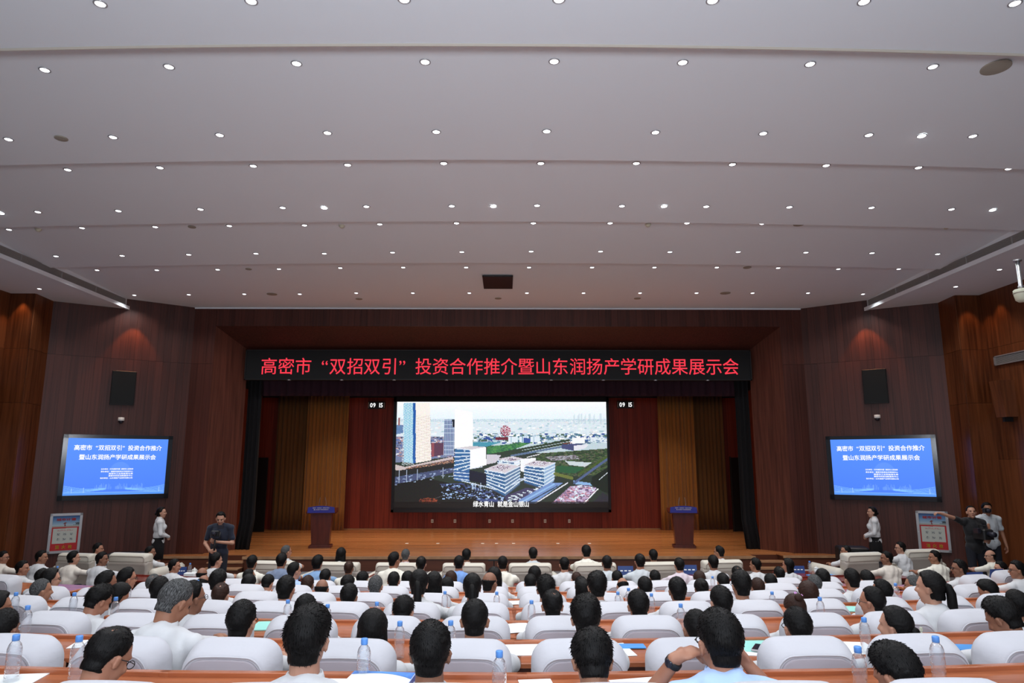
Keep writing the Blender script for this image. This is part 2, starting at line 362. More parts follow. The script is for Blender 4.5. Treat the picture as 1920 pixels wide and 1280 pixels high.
# side soffits and beams with linear air grilles
for sgn, wl, nm in ((-1, WL, 'left'), (1, WR, 'right')):
    xi = -10.0 if sgn < 0 else 9.56
    zs = CZ + 3.95; pts = [(xi, -4.2), (xi, 17.62), (wl[1][0], wl[1][1]+.05), (wl[2][0], wl[2][1]), (wl[3][0], wl[3][1]), (wl[4][0], -4.2)]
    if sgn > 0: pts = pts[::-1]
    mb = MB(); n = len(pts)
    mb.add([(x, y, zs) for x, y in pts] + [(x, y, zs+.05) for x, y in pts], [tuple(range(n)), tuple(range(2*n-1, n-1, -1))])
    mb.box(min(xi, xi+.04*sgn), -4.2, zs, max(xi, xi+.04*sgn), 17.62, CZ+4.46)
    so = mb.obj('ceiling_soffit', M['ceiling'], ceil)
    lip = MB(); lx = xi - sgn*.07
    lip.box(min(lx, xi), -4.2, zs-.015, max(lx, xi), 17.66, zs+.075); lip.obj('soffit_lip', M['ceiling'], ceil)
    # grille = a thing set into the beam: frame and slats
    g = thing('air_grille', 'long linear air grille set in the %s ceiling beam' % nm, 'vent', (xi-sgn*.012, 12.2, zs+.165))
    fr = MB(); 
    for z0, z1 in ((-.085, -.072), (.072, .085)): fr.box(-.012, -5.1, z0, .012, 5.3, z1)
    fr.obj('grille_frame', M['grille'], g)
    bk = MB(); bk.box(-.004, -5.1, -.08, .004, 5.3, .08, Matrix.Translation((sgn*.014, 0, 0))); bk.obj('grille_backing', M['vent'], g)
    for k in range(6):
        s_ = MB(); z = -.058+k*.0235; s_.box(-.011, -5.1, z-.005, .011, 5.3, z+.005); s_.obj('slat', M['grille'], g)
    for k in range(9):
        s_ = MB(); y = -5.1+k*1.3; s_.box(-.014, y-.012, -.08, .014, y+.012, .08); s_.obj('divider', M['grille'], g)

# ---- floor with curved seat tiers
YK = [2.623+1.236*k for k in range(7)]; ZK = [.916-.146*k for k in range(7)]
Y7, Y8 = 11.30, 12.70
def rowY(k, X): return (YK[k] if k < 7 else (Y7 if k == 7 else Y8)) + ARC*X*X
def rowZ(k): return max(0.0, ZK[k]) if k < 7 else 0.0
fl = MB(); fl.box(-12.2, -4.3, -.12, 11.8, 20, 0)
floor = fl.obj('floor', M['carpet']); floor['kind'] = 'structure'
XT = np.linspace(-11.8, 11.36, 25)
ty = [-4.2-YK[0]] 
for k in range(-3, 7):
    yk = 2.623+1.236*k-.22; z = .916-.146*k; y1 = yk+1.236
    mb = MB(); vs = []; fs = []
    for x in XT:
        a = ARC*x*x; vs += [(x, yk+a, 0.0), (x, yk+a, z), (x, y1+a, z), (x, y1+a, 0.0)]
    n = len(XT)
    for i in range(n-1):
        p, q = i*4, i*4+4; fs += [(p, q, q+1, p+1)[::-1], (p+1, q+1, q+2, p+2)[::-1], (p+2, q+2, q+3, p+3)[::-1]]
    fs += [(0, 1, 2, 3), tuple((n-1)*4+j for j in (3, 2, 1, 0))]
    mb.add(vs, fs).obj('floor_tier', M['carpetdark'], floor)
# ---- panelled walls
BOARDS = {}
def boards(wall, P0, P1, z0, z1, bw, mt, seams=(), th=.02, gap=.003):
    P0, P1 = Vector((*P0, 0)), Vector((*P1, 0)); L = (P1-P0).length; t = (P1-P0)/L; n = max(1, round(L/bw)); w = L/n
    ang = math.atan2(t.y, t.x); zz = [z0]+[s for s in seams if z0 < s < z1]+[z1]
    for k in range(len(zz)-1):
        a, b = zz[k], zz[k+1]; key = (round(w, 3), round(a, 2), round(b, 2), mt.name)
        if key not in BOARDS: BOARDS[key] = MB().box(gap/2, -th, a+gap, w-gap/2, 0, b-gap).mesh('wall_board', mt)
        for i in range(n):
            o = link('wall_board', BOARDS[key], wall, P0+t*(w*i), ang)
def backing(name, segs, z0, z1, mt=None):
    mb = MB()
    for (a, b) in segs:
        a, b = Vector(a), Vector(b); t = (b-a).normalized(); nrm = Vector((-t.y, t.x))
        p = [a, b, b+nrm*.08, a+nrm*.08]
        mb.add([(q.x, q.y, z) for z in (z0, z1) for q in p], [(3, 2, 1, 0), (4, 5, 6, 7), (0, 1, 5, 4), (1, 2, 6, 5), (2, 3, 7, 6), (3, 0, 4, 7)])
    o = mb.obj(name, mt or M['black']); o['kind'] = 'structure'; return o
SEAM = [CZ+1.35, CZ+2.62]
# wing walls carrying the side screens (left wall runs from outer end to stage corner)
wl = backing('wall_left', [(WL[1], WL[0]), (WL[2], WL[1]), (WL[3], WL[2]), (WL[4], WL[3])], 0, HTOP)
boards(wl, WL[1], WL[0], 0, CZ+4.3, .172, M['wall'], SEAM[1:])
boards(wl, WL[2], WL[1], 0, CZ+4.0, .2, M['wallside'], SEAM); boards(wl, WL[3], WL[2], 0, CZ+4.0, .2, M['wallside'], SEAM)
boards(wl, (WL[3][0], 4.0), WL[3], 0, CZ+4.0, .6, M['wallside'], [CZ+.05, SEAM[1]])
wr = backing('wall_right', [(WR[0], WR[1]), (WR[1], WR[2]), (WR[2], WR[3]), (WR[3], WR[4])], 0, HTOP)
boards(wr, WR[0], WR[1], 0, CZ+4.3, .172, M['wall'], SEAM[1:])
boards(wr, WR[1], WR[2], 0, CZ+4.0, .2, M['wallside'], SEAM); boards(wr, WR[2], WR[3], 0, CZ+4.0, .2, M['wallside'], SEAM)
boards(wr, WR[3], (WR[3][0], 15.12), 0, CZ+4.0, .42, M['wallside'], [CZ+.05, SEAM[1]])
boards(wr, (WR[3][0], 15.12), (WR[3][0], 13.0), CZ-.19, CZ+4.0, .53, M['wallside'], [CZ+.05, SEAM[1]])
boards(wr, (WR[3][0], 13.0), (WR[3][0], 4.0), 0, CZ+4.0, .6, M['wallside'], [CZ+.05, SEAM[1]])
dr = MB(); dr.box(-.03, -1.02, 0, .0, 1.02, 2.5); d = dr.obj('door_1', M['blackcloth'], None, loc=(WR[3][0]-.012, 14.08, 0)); d['kind'] = 'structure'
df = MB(); df.box(-.05, -1.06, 0, .0, -1.02, 2.54); df.box(-.05, 1.02, 0, 0, 1.06, 2.54); df.box(-.05, -1.06, 2.5, 0, 1.06, 2.54); df.obj('door_frame', M['deskdark'], d)
# proscenium front
PY = 18.5; OL, OR = -8.0, mx_(-8.0); IL, IR = -7.38, mx_(-7.38); IY = 19.3; OT, IT = CZ+3.67, CZ+3.13
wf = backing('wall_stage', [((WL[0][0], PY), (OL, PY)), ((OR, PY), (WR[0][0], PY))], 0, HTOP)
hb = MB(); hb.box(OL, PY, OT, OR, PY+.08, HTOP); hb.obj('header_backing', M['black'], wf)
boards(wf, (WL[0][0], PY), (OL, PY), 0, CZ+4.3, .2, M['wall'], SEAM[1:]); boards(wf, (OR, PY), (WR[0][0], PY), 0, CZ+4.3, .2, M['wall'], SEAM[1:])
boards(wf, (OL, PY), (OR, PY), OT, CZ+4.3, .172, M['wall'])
sp = MB()
sp.add([(OL, PY-.02, .36), (IL, IY, .36), (IL, IY, IT), (OL, PY-.02, OT)], [(0, 1, 2, 3)])
sp.obj('splay_panel', M['splay'], wf)
MB().add([(OR, PY-.02, .36), (IR, IY, .36), (IR, IY, IT), (OR, PY-.02, OT)], [(3, 2, 1, 0)]).obj('splay_panel', M['splay'], wf)
MB().add([(OL, PY-.02, OT), (OR, PY-.02, OT), (IR, IY, IT), (IL, IY, IT)], [(0, 1, 2, 3)]).obj('splay_panel', M['wall'], wf)
# white trim line under the ceiling at the front wall
tr = MB(); tr.box(WL[0][0], PY-.05, CZ+4.15, WR[0][0], PY-.02, CZ+4.19); t_ = tr.obj('trim_1', M['ceiling']); t_['kind'] = 'structure'
# ---- stage
SZ = .36; BY = 25.0
st = link('stage_floor', None); st['kind'] = 'structure'
nb = 26
for i in range(nb):
    y0 = 17.9+(BY-17.9)*i/nb; y1 = 17.9+(BY-17.9)*(i+1)/nb-.002
    xa, xb = (-6.62, 6.28) if y0 < 18.35 else ((-8.55, 8.1) if y0 < 19.2 else (-8.95, 8.5))
    if y0 < 19.2 and y0 >= 18.35: xa, xb = -7.9, 7.5
    MB().box(xa, y0, SZ-.03, xb, y1, SZ).obj('stage_plank', M['stage'], st)
sf = MB(); sf.box(-6.62, 17.92, 0, 6.28, 18.0, SZ-.03); sf.box(-8.9, 18.0, 0, -7.5, 18.45, SZ-.02); sf.box(7.06, 18.0, 0, 8.46, 18.45, SZ-.02)
sf.box(-7.9, 18.40, 0, 7.5, 19.25, SZ-.031); sf.box(-8.9, 19.25, 0, 8.5, 19.6, SZ-.031)
sf.obj('stage_front', M['apron'], st)
ns = MB(); ns.box(-6.64, 17.88, SZ-.06, 6.30, 17.93, SZ+.006); ns.obj('stage_nosing', M['nosing'], st)
for xa, xb in ((-8.92, -7.48), (7.04, 8.48)):
    MB().box(xa, 17.97, SZ-.05, xb, 18.02, SZ+.004).obj('stage_nosing', M['nosing'], st)
    MB().box(xa, 18.0, SZ-.02, xb, 18.47, SZ).obj('stage_side_top', M['stage'], st)
for xa, xb in ((-7.5, -6.6), (6.28, 7.06)):
    for k, (ya, z) in enumerate(((17.55, .12), (17.85, .24))):
        MB().box(xa, ya, 0, xb, 18.4, z-.02).obj('step_riser', M['apron'], st)
        MB().box(xa, ya-.02, z-.03, xb, ya+.3, z).obj('step_tread', M['nosing'], st)
bs = MB(); bs.box(-8.9, 17.94, 0, -7.5, 17.97, .03); bs.box(7.06, 17.94, 0, 8.46, 17.97, .03); b_ = bs.obj('baseboard_stage', M['whiteplastic']); b_['kind'] = 'structure'
# stage back wall with boards
wb = backing('wall_back', [((-9.1, BY), (8.7, BY))], 0, CZ+3.6)
boards(wb, (-5.9, BY), (5.46, BY), SZ, CZ+2.3, .172, M['backwall'])
MB().box(-5.9, BY-.05, SZ, 5.46, BY-.02, SZ+.03).obj('wall_base_strip', M['nosing'], wb)
boards(wb, (-9.1, BY), (-5.9, BY), SZ, CZ+2.3, .6, M['backwall']); boards(wb, (5.46, BY), (8.66, BY), SZ, CZ+2.3, .6, M['backwall'])
ws = backing('wall_stage_left', [((-8.45, 19.4), (-8.95, BY))], 0, CZ+3.6); boards(ws, (-8.45, 20.0), (-8.95, BY), SZ, CZ+2.4, .35, M['orangewall'])
MB().add([(-8.43, 20, SZ), (-8.93, BY, SZ), (-8.93, BY, CZ+2.4), (-8.43, 20, CZ+2.4)], [(0, 1, 2, 3)]).obj('wall_lining', M['orangewall'], ws)
ws = backing('wall_stage_right', [((8.55, BY), (8.05, 19.4))], 0, CZ+3.6)
MB().add([(7.99, 20, SZ), (8.49, BY, SZ), (8.49, BY, CZ+2.4), (7.99, 20, CZ+2.4)], [(3, 2, 1, 0)]).obj('wall_lining', M['orangewall'], ws)
cs = MB(); cs.box(-9.1, 19.35, CZ+3.5, 8.7, BY+.1, CZ+3.6); c_ = cs.obj('ceiling_stage', M['black']); c_['kind'] = 'structure'
# dark stage doorways at the back corners
for i, (xa, xb, nm) in enumerate(((-8.86, -8.28, 'left'), (7.82, 8.42, 'right'))):
    o = MB().box(xa, 24.1, SZ, xb, 24.16, SZ+2.5).obj('door_%d' % (i+2), M['blackcloth']); o['kind'] = 'structure'
    MB().box(xa-.03, 24.08, SZ, xa, 24.18, SZ+2.53).obj('door_frame', M['black'], o)
# ---- drapes
def drape(name, label, x0, x1, y, z0, z1, mt, folds, amp, group=None, cols=None, seed=0, toe=0):
    n = folds*8; rnd = random.Random(seed); vs = []; fs = []; rows = 7
    ph = [rnd.uniform(-.6, .6) for _ in range(folds+2)]
    for j in range(rows):
        t = j/(rows-1); z = z0+(z1-z0)*t
        for i in range(n+1):
            u = i/n; k = u*folds
            a = amp*(.6+.4*(1-t))*(math.sin(2*PI*k+ph[int(k)]*.8)*.7+.3*math.sin(4.7*k+seed))
            vs.append((x0+(x1-x0)*u+.012*math.sin(9*k+t*2), y+a-toe*max(0, .14-t)*2, z))
    for j in range(rows-1):
        for i in range(n): p = j*(n+1)+i; fs.append((p, p+1, p+n+2, p+n+1))
    m2 = MB(); m2.add(vs, fs); c = Vector(((x0+x1)/2, y, z0)); m2.v = [(a-c.x, b-c.y, d-c.z) for a, b, d in m2.v]
    o = m2.obj(name, mt, smooth=True, loc=c); o['label'] = label; o['category'] = 'curtain'
    mod = o.modifiers.new('thickness', 'SOLIDIFY'); mod.thickness = .01
    return o
drape('stage_curtain', 'gold pleated curtain beside the wood panels, left of the big screen', -7.12, -5.65, 24.55, SZ, CZ+2.35, M['gold'], 11, .06, seed=1)
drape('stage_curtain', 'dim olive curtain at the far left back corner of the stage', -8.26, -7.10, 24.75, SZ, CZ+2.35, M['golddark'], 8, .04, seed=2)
drape('stage_curtain', 'gold pleated curtain beside the wood panels, right of the big screen', 5.42, 6.72, 24.55, SZ, CZ+2.35, M['gold'], 10, .06, seed=3)
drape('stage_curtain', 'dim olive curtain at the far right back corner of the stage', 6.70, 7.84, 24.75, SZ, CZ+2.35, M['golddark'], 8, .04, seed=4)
drape('leg_curtain', 'narrow black curtain hanging down the left edge of the stage opening', -7.42, -7.02, 19.62, SZ, CZ+2.3, M['blackcloth'], 3, .07, seed=5, toe=1)
drape('leg_curtain', 'narrow black curtain hanging down the right edge of the stage opening', 6.58, 6.98, 19.62, SZ, CZ+2.3, M['blackcloth'], 3, .07, seed=6, toe=1)
drape('valance_curtain', 'dark purple pleated valance below the red lettered banner', -7.42, 6.98, 19.7, CZ+1.86, CZ+2.5, M['valance'], 60, .05, seed=7)
# ---- lettered LED banner
TITLE = '高密市“双招双引”投资合作推介暨山东润扬产学研成果展示会'
bz0, bz1 = CZ+2.26, CZ+3.12; bcx = (IL+IR)/2
bn = thing('led_banner', 'long black electronic banner with red Chinese lettering above the stage', 'sign', (bcx, 19.18, (bz0+bz1)/2))
MB().bbox(-(IR-IL)/2, -.03, -(bz1-bz0)/2, (IR-IL)/2, .14, (bz1-bz0)/2, .004).obj('display_board', M['ledboard'], bn)
fr = MB(); hw, hh = (IR-IL)/2, (bz1-bz0)/2
fr.box(-hw, -.05, hh-.025, hw, -.03, hh); fr.box(-hw, -.05, -hh, hw, -.03, -hh+.03); fr.box(-hw, -.05, -hh, -hw+.03, -.03, hh); fr.box(hw-.03, -.05, -hh, hw, -.03, hh)
fr.obj('frame', M['black'], bn)
RX = Matrix.Rotation(PI/2, 4, 'X')
ta, tb = at_y(490, 686, 19.14), at_y(1385, 686, 19.14)
text(TITLE, M['redled'], w=tb.x-ta.x, h=.475, bold=.003, parent=bn, mx=Matrix.Translation(((ta.x+tb.x)/2-bcx, -.036, at_y(938, 686.5, 19.14).z-(bz0+bz1)/2)) @ RX)
for i, x in enumerate(np.linspace(-5.9, 5.9, 9)):
    if i in (4,): continue
    MB().lathe([(.05, 0), (.05, .02), (.03, .03)], 12, (x, -.02, -hh-.012)).obj('small_lamp', M['trim'], bn)
# ---- big screen with aerial city picture
def city():
    p = Pic(400, 188, 400/1900.0); k = p.k
    yy = p.yy/k; xx = p.xx/k
    t = np.clip(yy/180, 0, 1)[..., None]; p.a[:] = (1-t)*np.array([1, 1, 1])+t*np.array([.90, .96, 1.0])
    # haze of distant blocks
    band = (yy > 150) & (yy < 360)
    p.put(band, (222, 234, 242))
    for _ in range(420):
        x = p.rng.uniform(0, 1900); y = p.rng.uniform(140, 350); d = (y-140)/210; w = 12+60*d*p.rng.random(); h = 4+22*d*p.rng.random()
        c = [(250, 252, 255), (206, 224, 236), (176, 204, 220), (236, 226, 230), (150, 186, 200), (255, 255, 255)][p.rng.integers(0, 6)]
        p.poly([(x, y), (x+w, y-2), (x+w, y+h), (x, y+h)], c, .75)
    p.put((yy > 148) & (yy < 172) & (p.rng.random(xx.shape) < .5), (170, 200, 215), .6)
    for x in (1600, 1640, 1665, 1700, 1740, 1780, 1840): p.poly([(x, 95+p.rng.integers(0, 40)), (x+16, 100), (x+16, 190), (x, 190)], (196, 214, 224), .6)
    p.poly([(0, 200), (65, 200), (65, 270), (0, 280)], (50, 90, 150), .7); p.poly([(20, 140), (35, 140), (35, 205), (20, 205)], (150, 90, 90))
    # ground base
    g = p.poly([(0, 330), (700, 330), (1900, 400), (1900, 900), (0, 900)], (44, 56, 48))
    p.poly([(0, 300), (520, 300), (520, 470), (0, 520)], (120, 130, 165)); p.speck((yy > 300) & (yy < 470) & (xx < 520), [(235, 235, 240), (90, 110, 170), (60, 60, 90), (190, 150, 150)], .12, 4)
    p.poly([(700, 330), (1250, 300), (1900, 290), (1900, 420), (1300, 440), (700, 350)], (196, 214, 222))
    p.speck((yy > 270) & (yy < 350) & (xx > 700), [(255, 255, 255), (180, 205, 220), (90, 130, 150), (70, 100, 80), (50, 80, 150)], .16, 6)
    p.poly([(690, 345), (950, 345), (820, 385), (690, 380)], (70, 150, 175))
    f = p.poly([(820, 385), (1150, 350), (1240, 345), (1000, 430), (820, 445)], (62, 124, 72)); p.speck(f, [(85, 150, 80), (40, 100, 70)], .2, 3)
    for o in (0, 22): p.line(850, 455+o, 1560, 330+o, 18, (44, 60, 44))
    p.line(1040, 462, 1900, 318, 16, (96, 118, 150)); p.line(1180, 475, 1350, 435, 8, (220, 220, 225))
    d = p.poly([(1300, 440), (1900, 400), (1900, 620), (1430, 640), (1260, 480)], (56, 74, 52)); p.speck(d, [(70, 96, 58), (44, 58, 44), (96, 100, 80)], .25, 4)
    q = p.poly([(1340, 470), (1620, 455), (1640, 490), (1400, 505)], (130, 124, 130)); p.speck(q, [(170, 170, 180), (90, 90, 90)], .3, 3)
    p.poly([(1520, 505), (1760, 520), (1700, 555), (1560, 540)], (205, 215, 220)); p.poly([(1440, 545), (1700, 560), (1610, 610), (1440, 600)], (42, 92, 60))
    p.poly([(1490, 365), (1690, 360), (1600, 420), (1490, 400)], (70, 76, 120)); p.poly([(1490, 360), (1690, 355), (1640, 345)], (170, 80, 90)); p.poly([(1585, 310), (1700, 308), (1700, 355), (1585, 360)], (248, 250, 252)); p.poly([(1600, 375), (1740, 365), (1700, 400), (1600, 420)], (230, 230, 240))
    r_ = p.poly([(1730, 305), (1900, 300), (1900, 350), (1730, 345)], (226, 236, 244)); p.speck(r_, [(120, 150, 180)], .1, 3)
    p.speck((np.hypot((xx-985)/45, (yy-250)/48) < 1), [(170, 60, 90), (120, 30, 60), (240, 210, 220)], 1.2, 1); p.poly([(900, 305), (1010, 305), (1010, 330), (900, 330)], (110, 30, 50))
    for x in (1010, 1110, 1210): p.poly([(x, 300), (x+85, 296), (x+85, 345), (x, 345)], (225, 238, 248)); p.line(x+30, 300, x+30, 345, 5, (120, 160, 190))
    p.poly([(1150, 310), (1210, 312), (1210, 352), (1150, 350)], (54, 84, 160))
    # towers
    p.poly([(60, 10), (155, 10), (170, 525), (78, 515)], (140, 200, 226))
    for i in range(10):
        x = 62+i*11
        for j in range(12): p.line(x, 10+j*44, x+8, 32+j*44, 3, (240, 250, 255)); p.line(x+8, 32+j*44, x, 54+j*44, 3, (235, 248, 255))
    p.poly([(148, 10), (172, 10), (184, 522), (160, 528)], (36, 92, 168)); p.poly([(172, 10), (300, 10), (322, 500), (184, 524)], (250, 243, 236))
    for i in range(9):
        x = 182+i*15
        for j in range(8): p.line(x, 120+j*48, x+6, 144+j*48, 2.5, (214, 196, 186)); p.line(x+6, 144+j*48, x, 168+j*48, 2.5, (214, 196, 186))
    p.poly([(320, 350), (432, 350), (432, 455), (322, 472)], (96, 62, 84)); p.poly([(322, 352), (345, 352), (345, 470), (322, 470)], (150, 80, 90))
    p.poly([(432, 150), (525, 150), (525, 462), (432, 456)], (84, 104, 150))
    for i in range(7): p.line(436+i*14, 150, 436+i*14, 458, 4, (200, 214, 235))
    for i in range(9): p.line(432, 160+i*36, 525, 160+i*36, 4, (200, 214, 235))
    p.poly([(505, 150), (525, 150), (525, 220), (508, 220)], (20, 26, 40)); p.poly([(525, 60), (690, 90), (696, 385), (525, 405)], (255, 255, 255))
    # podium, street, dark foreground
    p.poly([(0, 535), (90, 555), (520, 468), (520, 505), (80, 595), (0, 580)], (206, 190, 190)); z = p.poly([(100, 565), (520, 490), (520, 520), (100, 605)], (110, 86, 84)); p.speck(z, [(230, 180, 150), (60, 50, 60), (170, 120, 90)], .4, 2)
    p.poly([(0, 590), (520, 520), (530, 560), (0, 640)], (34, 36, 38)); p.poly([(0, 640), (530, 560), (530, 600), (0, 705)], (72, 82, 118))
    p.poly([(0, 700), (300, 650), (980, 800), (1180, 900), (0, 900)], (24, 27, 27))
    for _ in range(40): x = p.rng.uniform(0, 520); y = 690-.13*x+p.rng.uniform(-50, 20); p.line(x, y, x+14, y-2, 5, (170, 190, 225))
    for x in (40, 108, 200, 280, 430): p.line(x, 585-.05*x+0, x, 690-.1*x, 4, (190, 205, 230))
    p.poly([(400, 700), (600, 690), (980, 800), (960, 870), (800, 860), (540, 750)], (66, 80, 130)); p.speck((yy > 700) & (yy < 820) & (xx > 420) & (xx < 960), [(20, 24, 24), (160, 190, 235), (30, 36, 40), (24, 30, 28)], .25, 4)
    s_ = (np.hypot((xx-300)/80, (yy-838)/24) < 1); p.speck(s_, [(120, 50, 36), (150, 74, 50), (70, 36, 26)], .9, 2)
    p.line(360, 820, 480, 780, 3, (90, 90, 90)); p.line(370, 850, 480, 872, 3, (120, 120, 130))
    # office blocks
    def block(l, r, roof, n, cl, cr):
        p.poly(l, cl); p.poly(r, cr); p.poly(roof, (214, 206, 214))
        for i in range(n+1):
            u = i/n; w = 9
            for f in (l, r):
                a = (f[0][0]+(f[3][0]-f[0][0])*u, f[0][1]+(f[3][1]-f[0][1])*u); b = (f[1][0]+(f[2][0]-f[1][0])*u, f[1][1]+(f[2][1]-f[1][1])*u)
                p.line(a[0], a[1], b[0], b[1], w, (222, 234, 246) if i < n else (60, 66, 84))
        for _ in range(16): 
            i = p.rng.random(); j = p.rng.random(); x = l[0][0]+(l[1][0]-l[0][0])*i; y = l[0][1]+(l[3][1]-l[0][1])*j
            p.line(x, y, x+6, y, 8, (235, 245, 255))
    block([(535, 400), (672, 412), (668, 590), (525, 650)], [(672, 412), (672, 413), (672, 589), (672, 590)], [(535, 398), (690, 378), (812, 388), (672, 412)], 7, (52, 104, 158), (250, 250, 252))
    p.poly([(672, 410), (812, 388), (816, 540), (672, 575)], (253, 253, 255))
    p.poly([(525, 590), (668, 585), (668, 690), (525, 665)], (56, 100, 160)); 
    for i in range(3): p.line(525, 600+i*26, 668, 612+i*28, 7, (220, 232, 245))
    block([(915, 500), (1065, 515), (1065, 560), (915, 540)], [(1065, 515), (1115, 500), (1115, 545), (1065, 560)], [(910, 490), (1050, 465), (1155, 488), (1065, 518)], 2, (90, 120, 160), (240, 244, 250))
    p.poly([(1120, 490), (1260, 478), (1255, 520), (1150, 600), (1120, 590)], (246, 248, 252)); p.poly([(815, 450), (950, 455), (900, 520), (815, 535)], (210, 205, 215))
    block([(800, 580), (982, 612), (982, 805), (822, 725)], [(982, 612), (1116, 552), (1114, 705), (984, 805)], [(800, 575), (940, 525), (1116, 548), (982, 612)], 6, (50, 96, 146), (92, 122, 160))
    block([(1155, 545), (1332, 562), (1330, 745), (1155, 690)], [(1332, 562), (1432, 522), (1420, 680), (1330, 745)], [(1155, 538), (1250, 500), (1432, 520), (1332, 562)], 6, (52, 98, 148), (150, 180, 214))
    for rf in ([(860, 565), (940, 540), (1040, 552), (960, 585)], [(1190, 530), (1260, 508), (1390, 520), (1310, 542)], [(950, 495), (1040, 478), (1120, 492), (1030, 505)]):
        m_ = p.poly(rf, (196, 186, 200)); p.speck(m_, [(96, 60, 96), (240, 240, 250)], .5, 1)
    p.poly([(664, 582), (816, 612), (816, 705), (664, 668)], (20, 24, 44)); p.line(690, 570, 780, 555, 6, (210, 220, 235))
    for x in (700, 720, 768, 690): p.line(x, 690, x, 745, 6, (200, 220, 245))
    p.line(600, 672, 905, 745, 8, (214, 226, 242)); p.line(1115, 660, 1170, 650, 10, (190, 205, 230)); p.line(985, 730, 1165, 655, 7, (214, 226, 242))
    c_ = p.poly([(985, 800), (1170, 730), (1330, 750), (1060, 870), (985, 840)], (70, 66, 100)); 
    for _ in range(34): x = p.rng.uniform(1000, 1300); y = 835-.32*(x-1000)+p.rng.uniform(-26, 26); p.line(x, y, x+22, y+3, 7, (225, 238, 250))
    for i in range(12): p.line(830+i*30, 800+i*6, 842+i*30, 812+i*6, 10, (28, 40, 34) if i % 2 else (200, 220, 240))
    p.poly([(1110, 830), (1380, 690), (1500, 690), (1330, 800), (1220, 872), (1090, 872)], (120, 150, 205)); p.line(1110, 860, 1420, 700, 14, (150, 190, 235)); p.line(1230, 872, 1540, 690, 9, (240, 240, 250))
    p.line(1190, 850, 1450, 715, 8, (40, 56, 60)); l_ = p.poly([(1380, 872), (1560, 720), (1700, 700), (1790, 740), (1660, 872)], (150, 124, 156)); p.speck(l_, [(200, 180, 214), (110, 90, 120), (225, 236, 250), (196, 140, 160)], .4, 5)
    p.poly([(1590, 670), (1740, 690), (1760, 712), (1600, 700)], (140, 180, 225)); p.line(1670, 870, 1812, 738, 9, (246, 248, 255)); p.poly([(1740, 872), (1850, 770), (1900, 800), (1900, 900), (1740, 900)], (46, 46, 56))
    p.line(1600, 690, 1900, 490, 20, (84, 100, 140)); p.line(1430, 615, 1580, 650, 26, (110, 120, 60)); p.line(1640, 620, 1900, 470, 18, (70, 92, 44)); p.poly([(1760, 640), (1900, 560), (1900, 780), (1850, 760), (1750, 700)], (26, 36, 30)); p.line(1820, 665, 1910, 595, 5, (220, 230, 240))
    p.a[yy > 862] = np.array([.055, .057, .06]); fade = (yy > 845) & (yy <= 862); p.a[fade] *= .4
    p.a[xx < 3] *= .3
    p.a[:] = np.clip(p.a + p.rng.normal(0, .018, p.a.shape)*(yy < 862)[..., None], 0, 1)
    return p.a
sy = 24.72; a, b = at_y(741, 753, sy), at_y(1138, 753, sy); c = at_y(940, 945, sy); f0, f1 = at_y(735, 744, sy), at_y(1145, 960, sy)
f0.x, f1.x = min_x(736, sy, 0)[0], min_x(1144, sy, 0)[0]; ax, bx = min_x(741.5, sy, .2)[0], min_x(1139, sy, .2)[0]
scx, scz = (f0.x+f1.x)/2, (f0.z+f1.z)/2
sc = thing('led_screen', 'huge lit screen showing an aerial view of office blocks on stage', 'screen', (scx, sy, scz))
hw, hh = (f1.x-f0.x)/2, (f0.z-f1.z)/2
MB().bbox(-hw, 0, -hh, hw, .262, hh, .01).obj('cabinet', M['ledframe'], sc)
fr = MB(); e = .09
for x0, z0, x1, z1 in ((-hw, hh-e*1.9, hw, hh), (-hw, -hh, hw, -hh+e), (-hw, -hh, -hw+e, hh), (hw-e, -hh, hw, hh)): fr.box(x0, -.03, z0, x1, 0, z1)
fr.obj('bezel', M['ledframe'], sc)
ptop, pbot = a.z, at_y(940, 951, sy).z
raster('screen_picture', city(), (bx-ax), ptop-pbot, M['screen'], sc, Matrix.Translation(((ax+bx)/2-scx, -.006, (ptop+pbot)/2-scz)) @ RX)
s0, s1 = at_y(887, 944.5, sy), at_y(991.5, 944.5, sy)
text('绿水青山 就是金山银山', M['whiteled'], w=s1.x-s0.x, h=.21, bold=.02, name='subtitle', parent=sc, mx=Matrix.Translation(((s0.x+s1.x)/2-scx, -.014, s0.z-scz)) @ RX)
# wall clocks, sockets
for i, (px, py, nm) in enumerate(((706, 759.5, 'left'), (1173, 758.5, 'right'))):
    p = at_y(px, py, 24.9); k = thing('wall_clock', 'small digital clock reading 09 15 on the panels %s of the big screen' % nm, 'clock', p)
    MB().bbox(-.31, -.02, -.13, .31, .06, .13, .01).obj('clock_case', M['black'], k)
    for s in (-1, 1): MB().box(s*.288-.012, -.03, -.1, s*.288+.012, -.02, .1).obj('end_bracket', M['grille'], k)
    text('09 15', M['whiteled'], w=.46, h=.165, bold=.02, name='clock_digits', parent=k, mx=Matrix.Translation((0, -.03, 0)) @ RX)
for i, px in enumerate((810.5, 853, 918, 961, 1022, 1067.5)):
    p = at_y(px, 976.5, 24.93); k = thing('wall_socket', 'white wall plate under the big screen, %s from the left' % ordn(i+1), 'socket', p, group='wall plates under the screen')
    MB().bbox(-.045, -.012, -.06, .045, .03, .06, .006).obj('cover_plate', M['whiteplastic'], k)
    MB().box(-.02, -.016, -.02, .02, -.012, .02).obj('socket_face', M['vent'], k)
for i, px in enumerate((763, 821, 905, 931, 963, 1046, 1105)):
    p = at_z(px, 1018.5, SZ+.001); k = MB().bbox(-.045, -.05, 0, .045, .05, .008, .004).obj('floor_plate', M['whiteplastic'], None, loc=(p.x, p.y, SZ)); k['label'] = 'small pale plate in the stage floor, %s from the left' % ordn(i+1); k['category'] = 'plate'; k['group'] = 'plates in the stage floor'
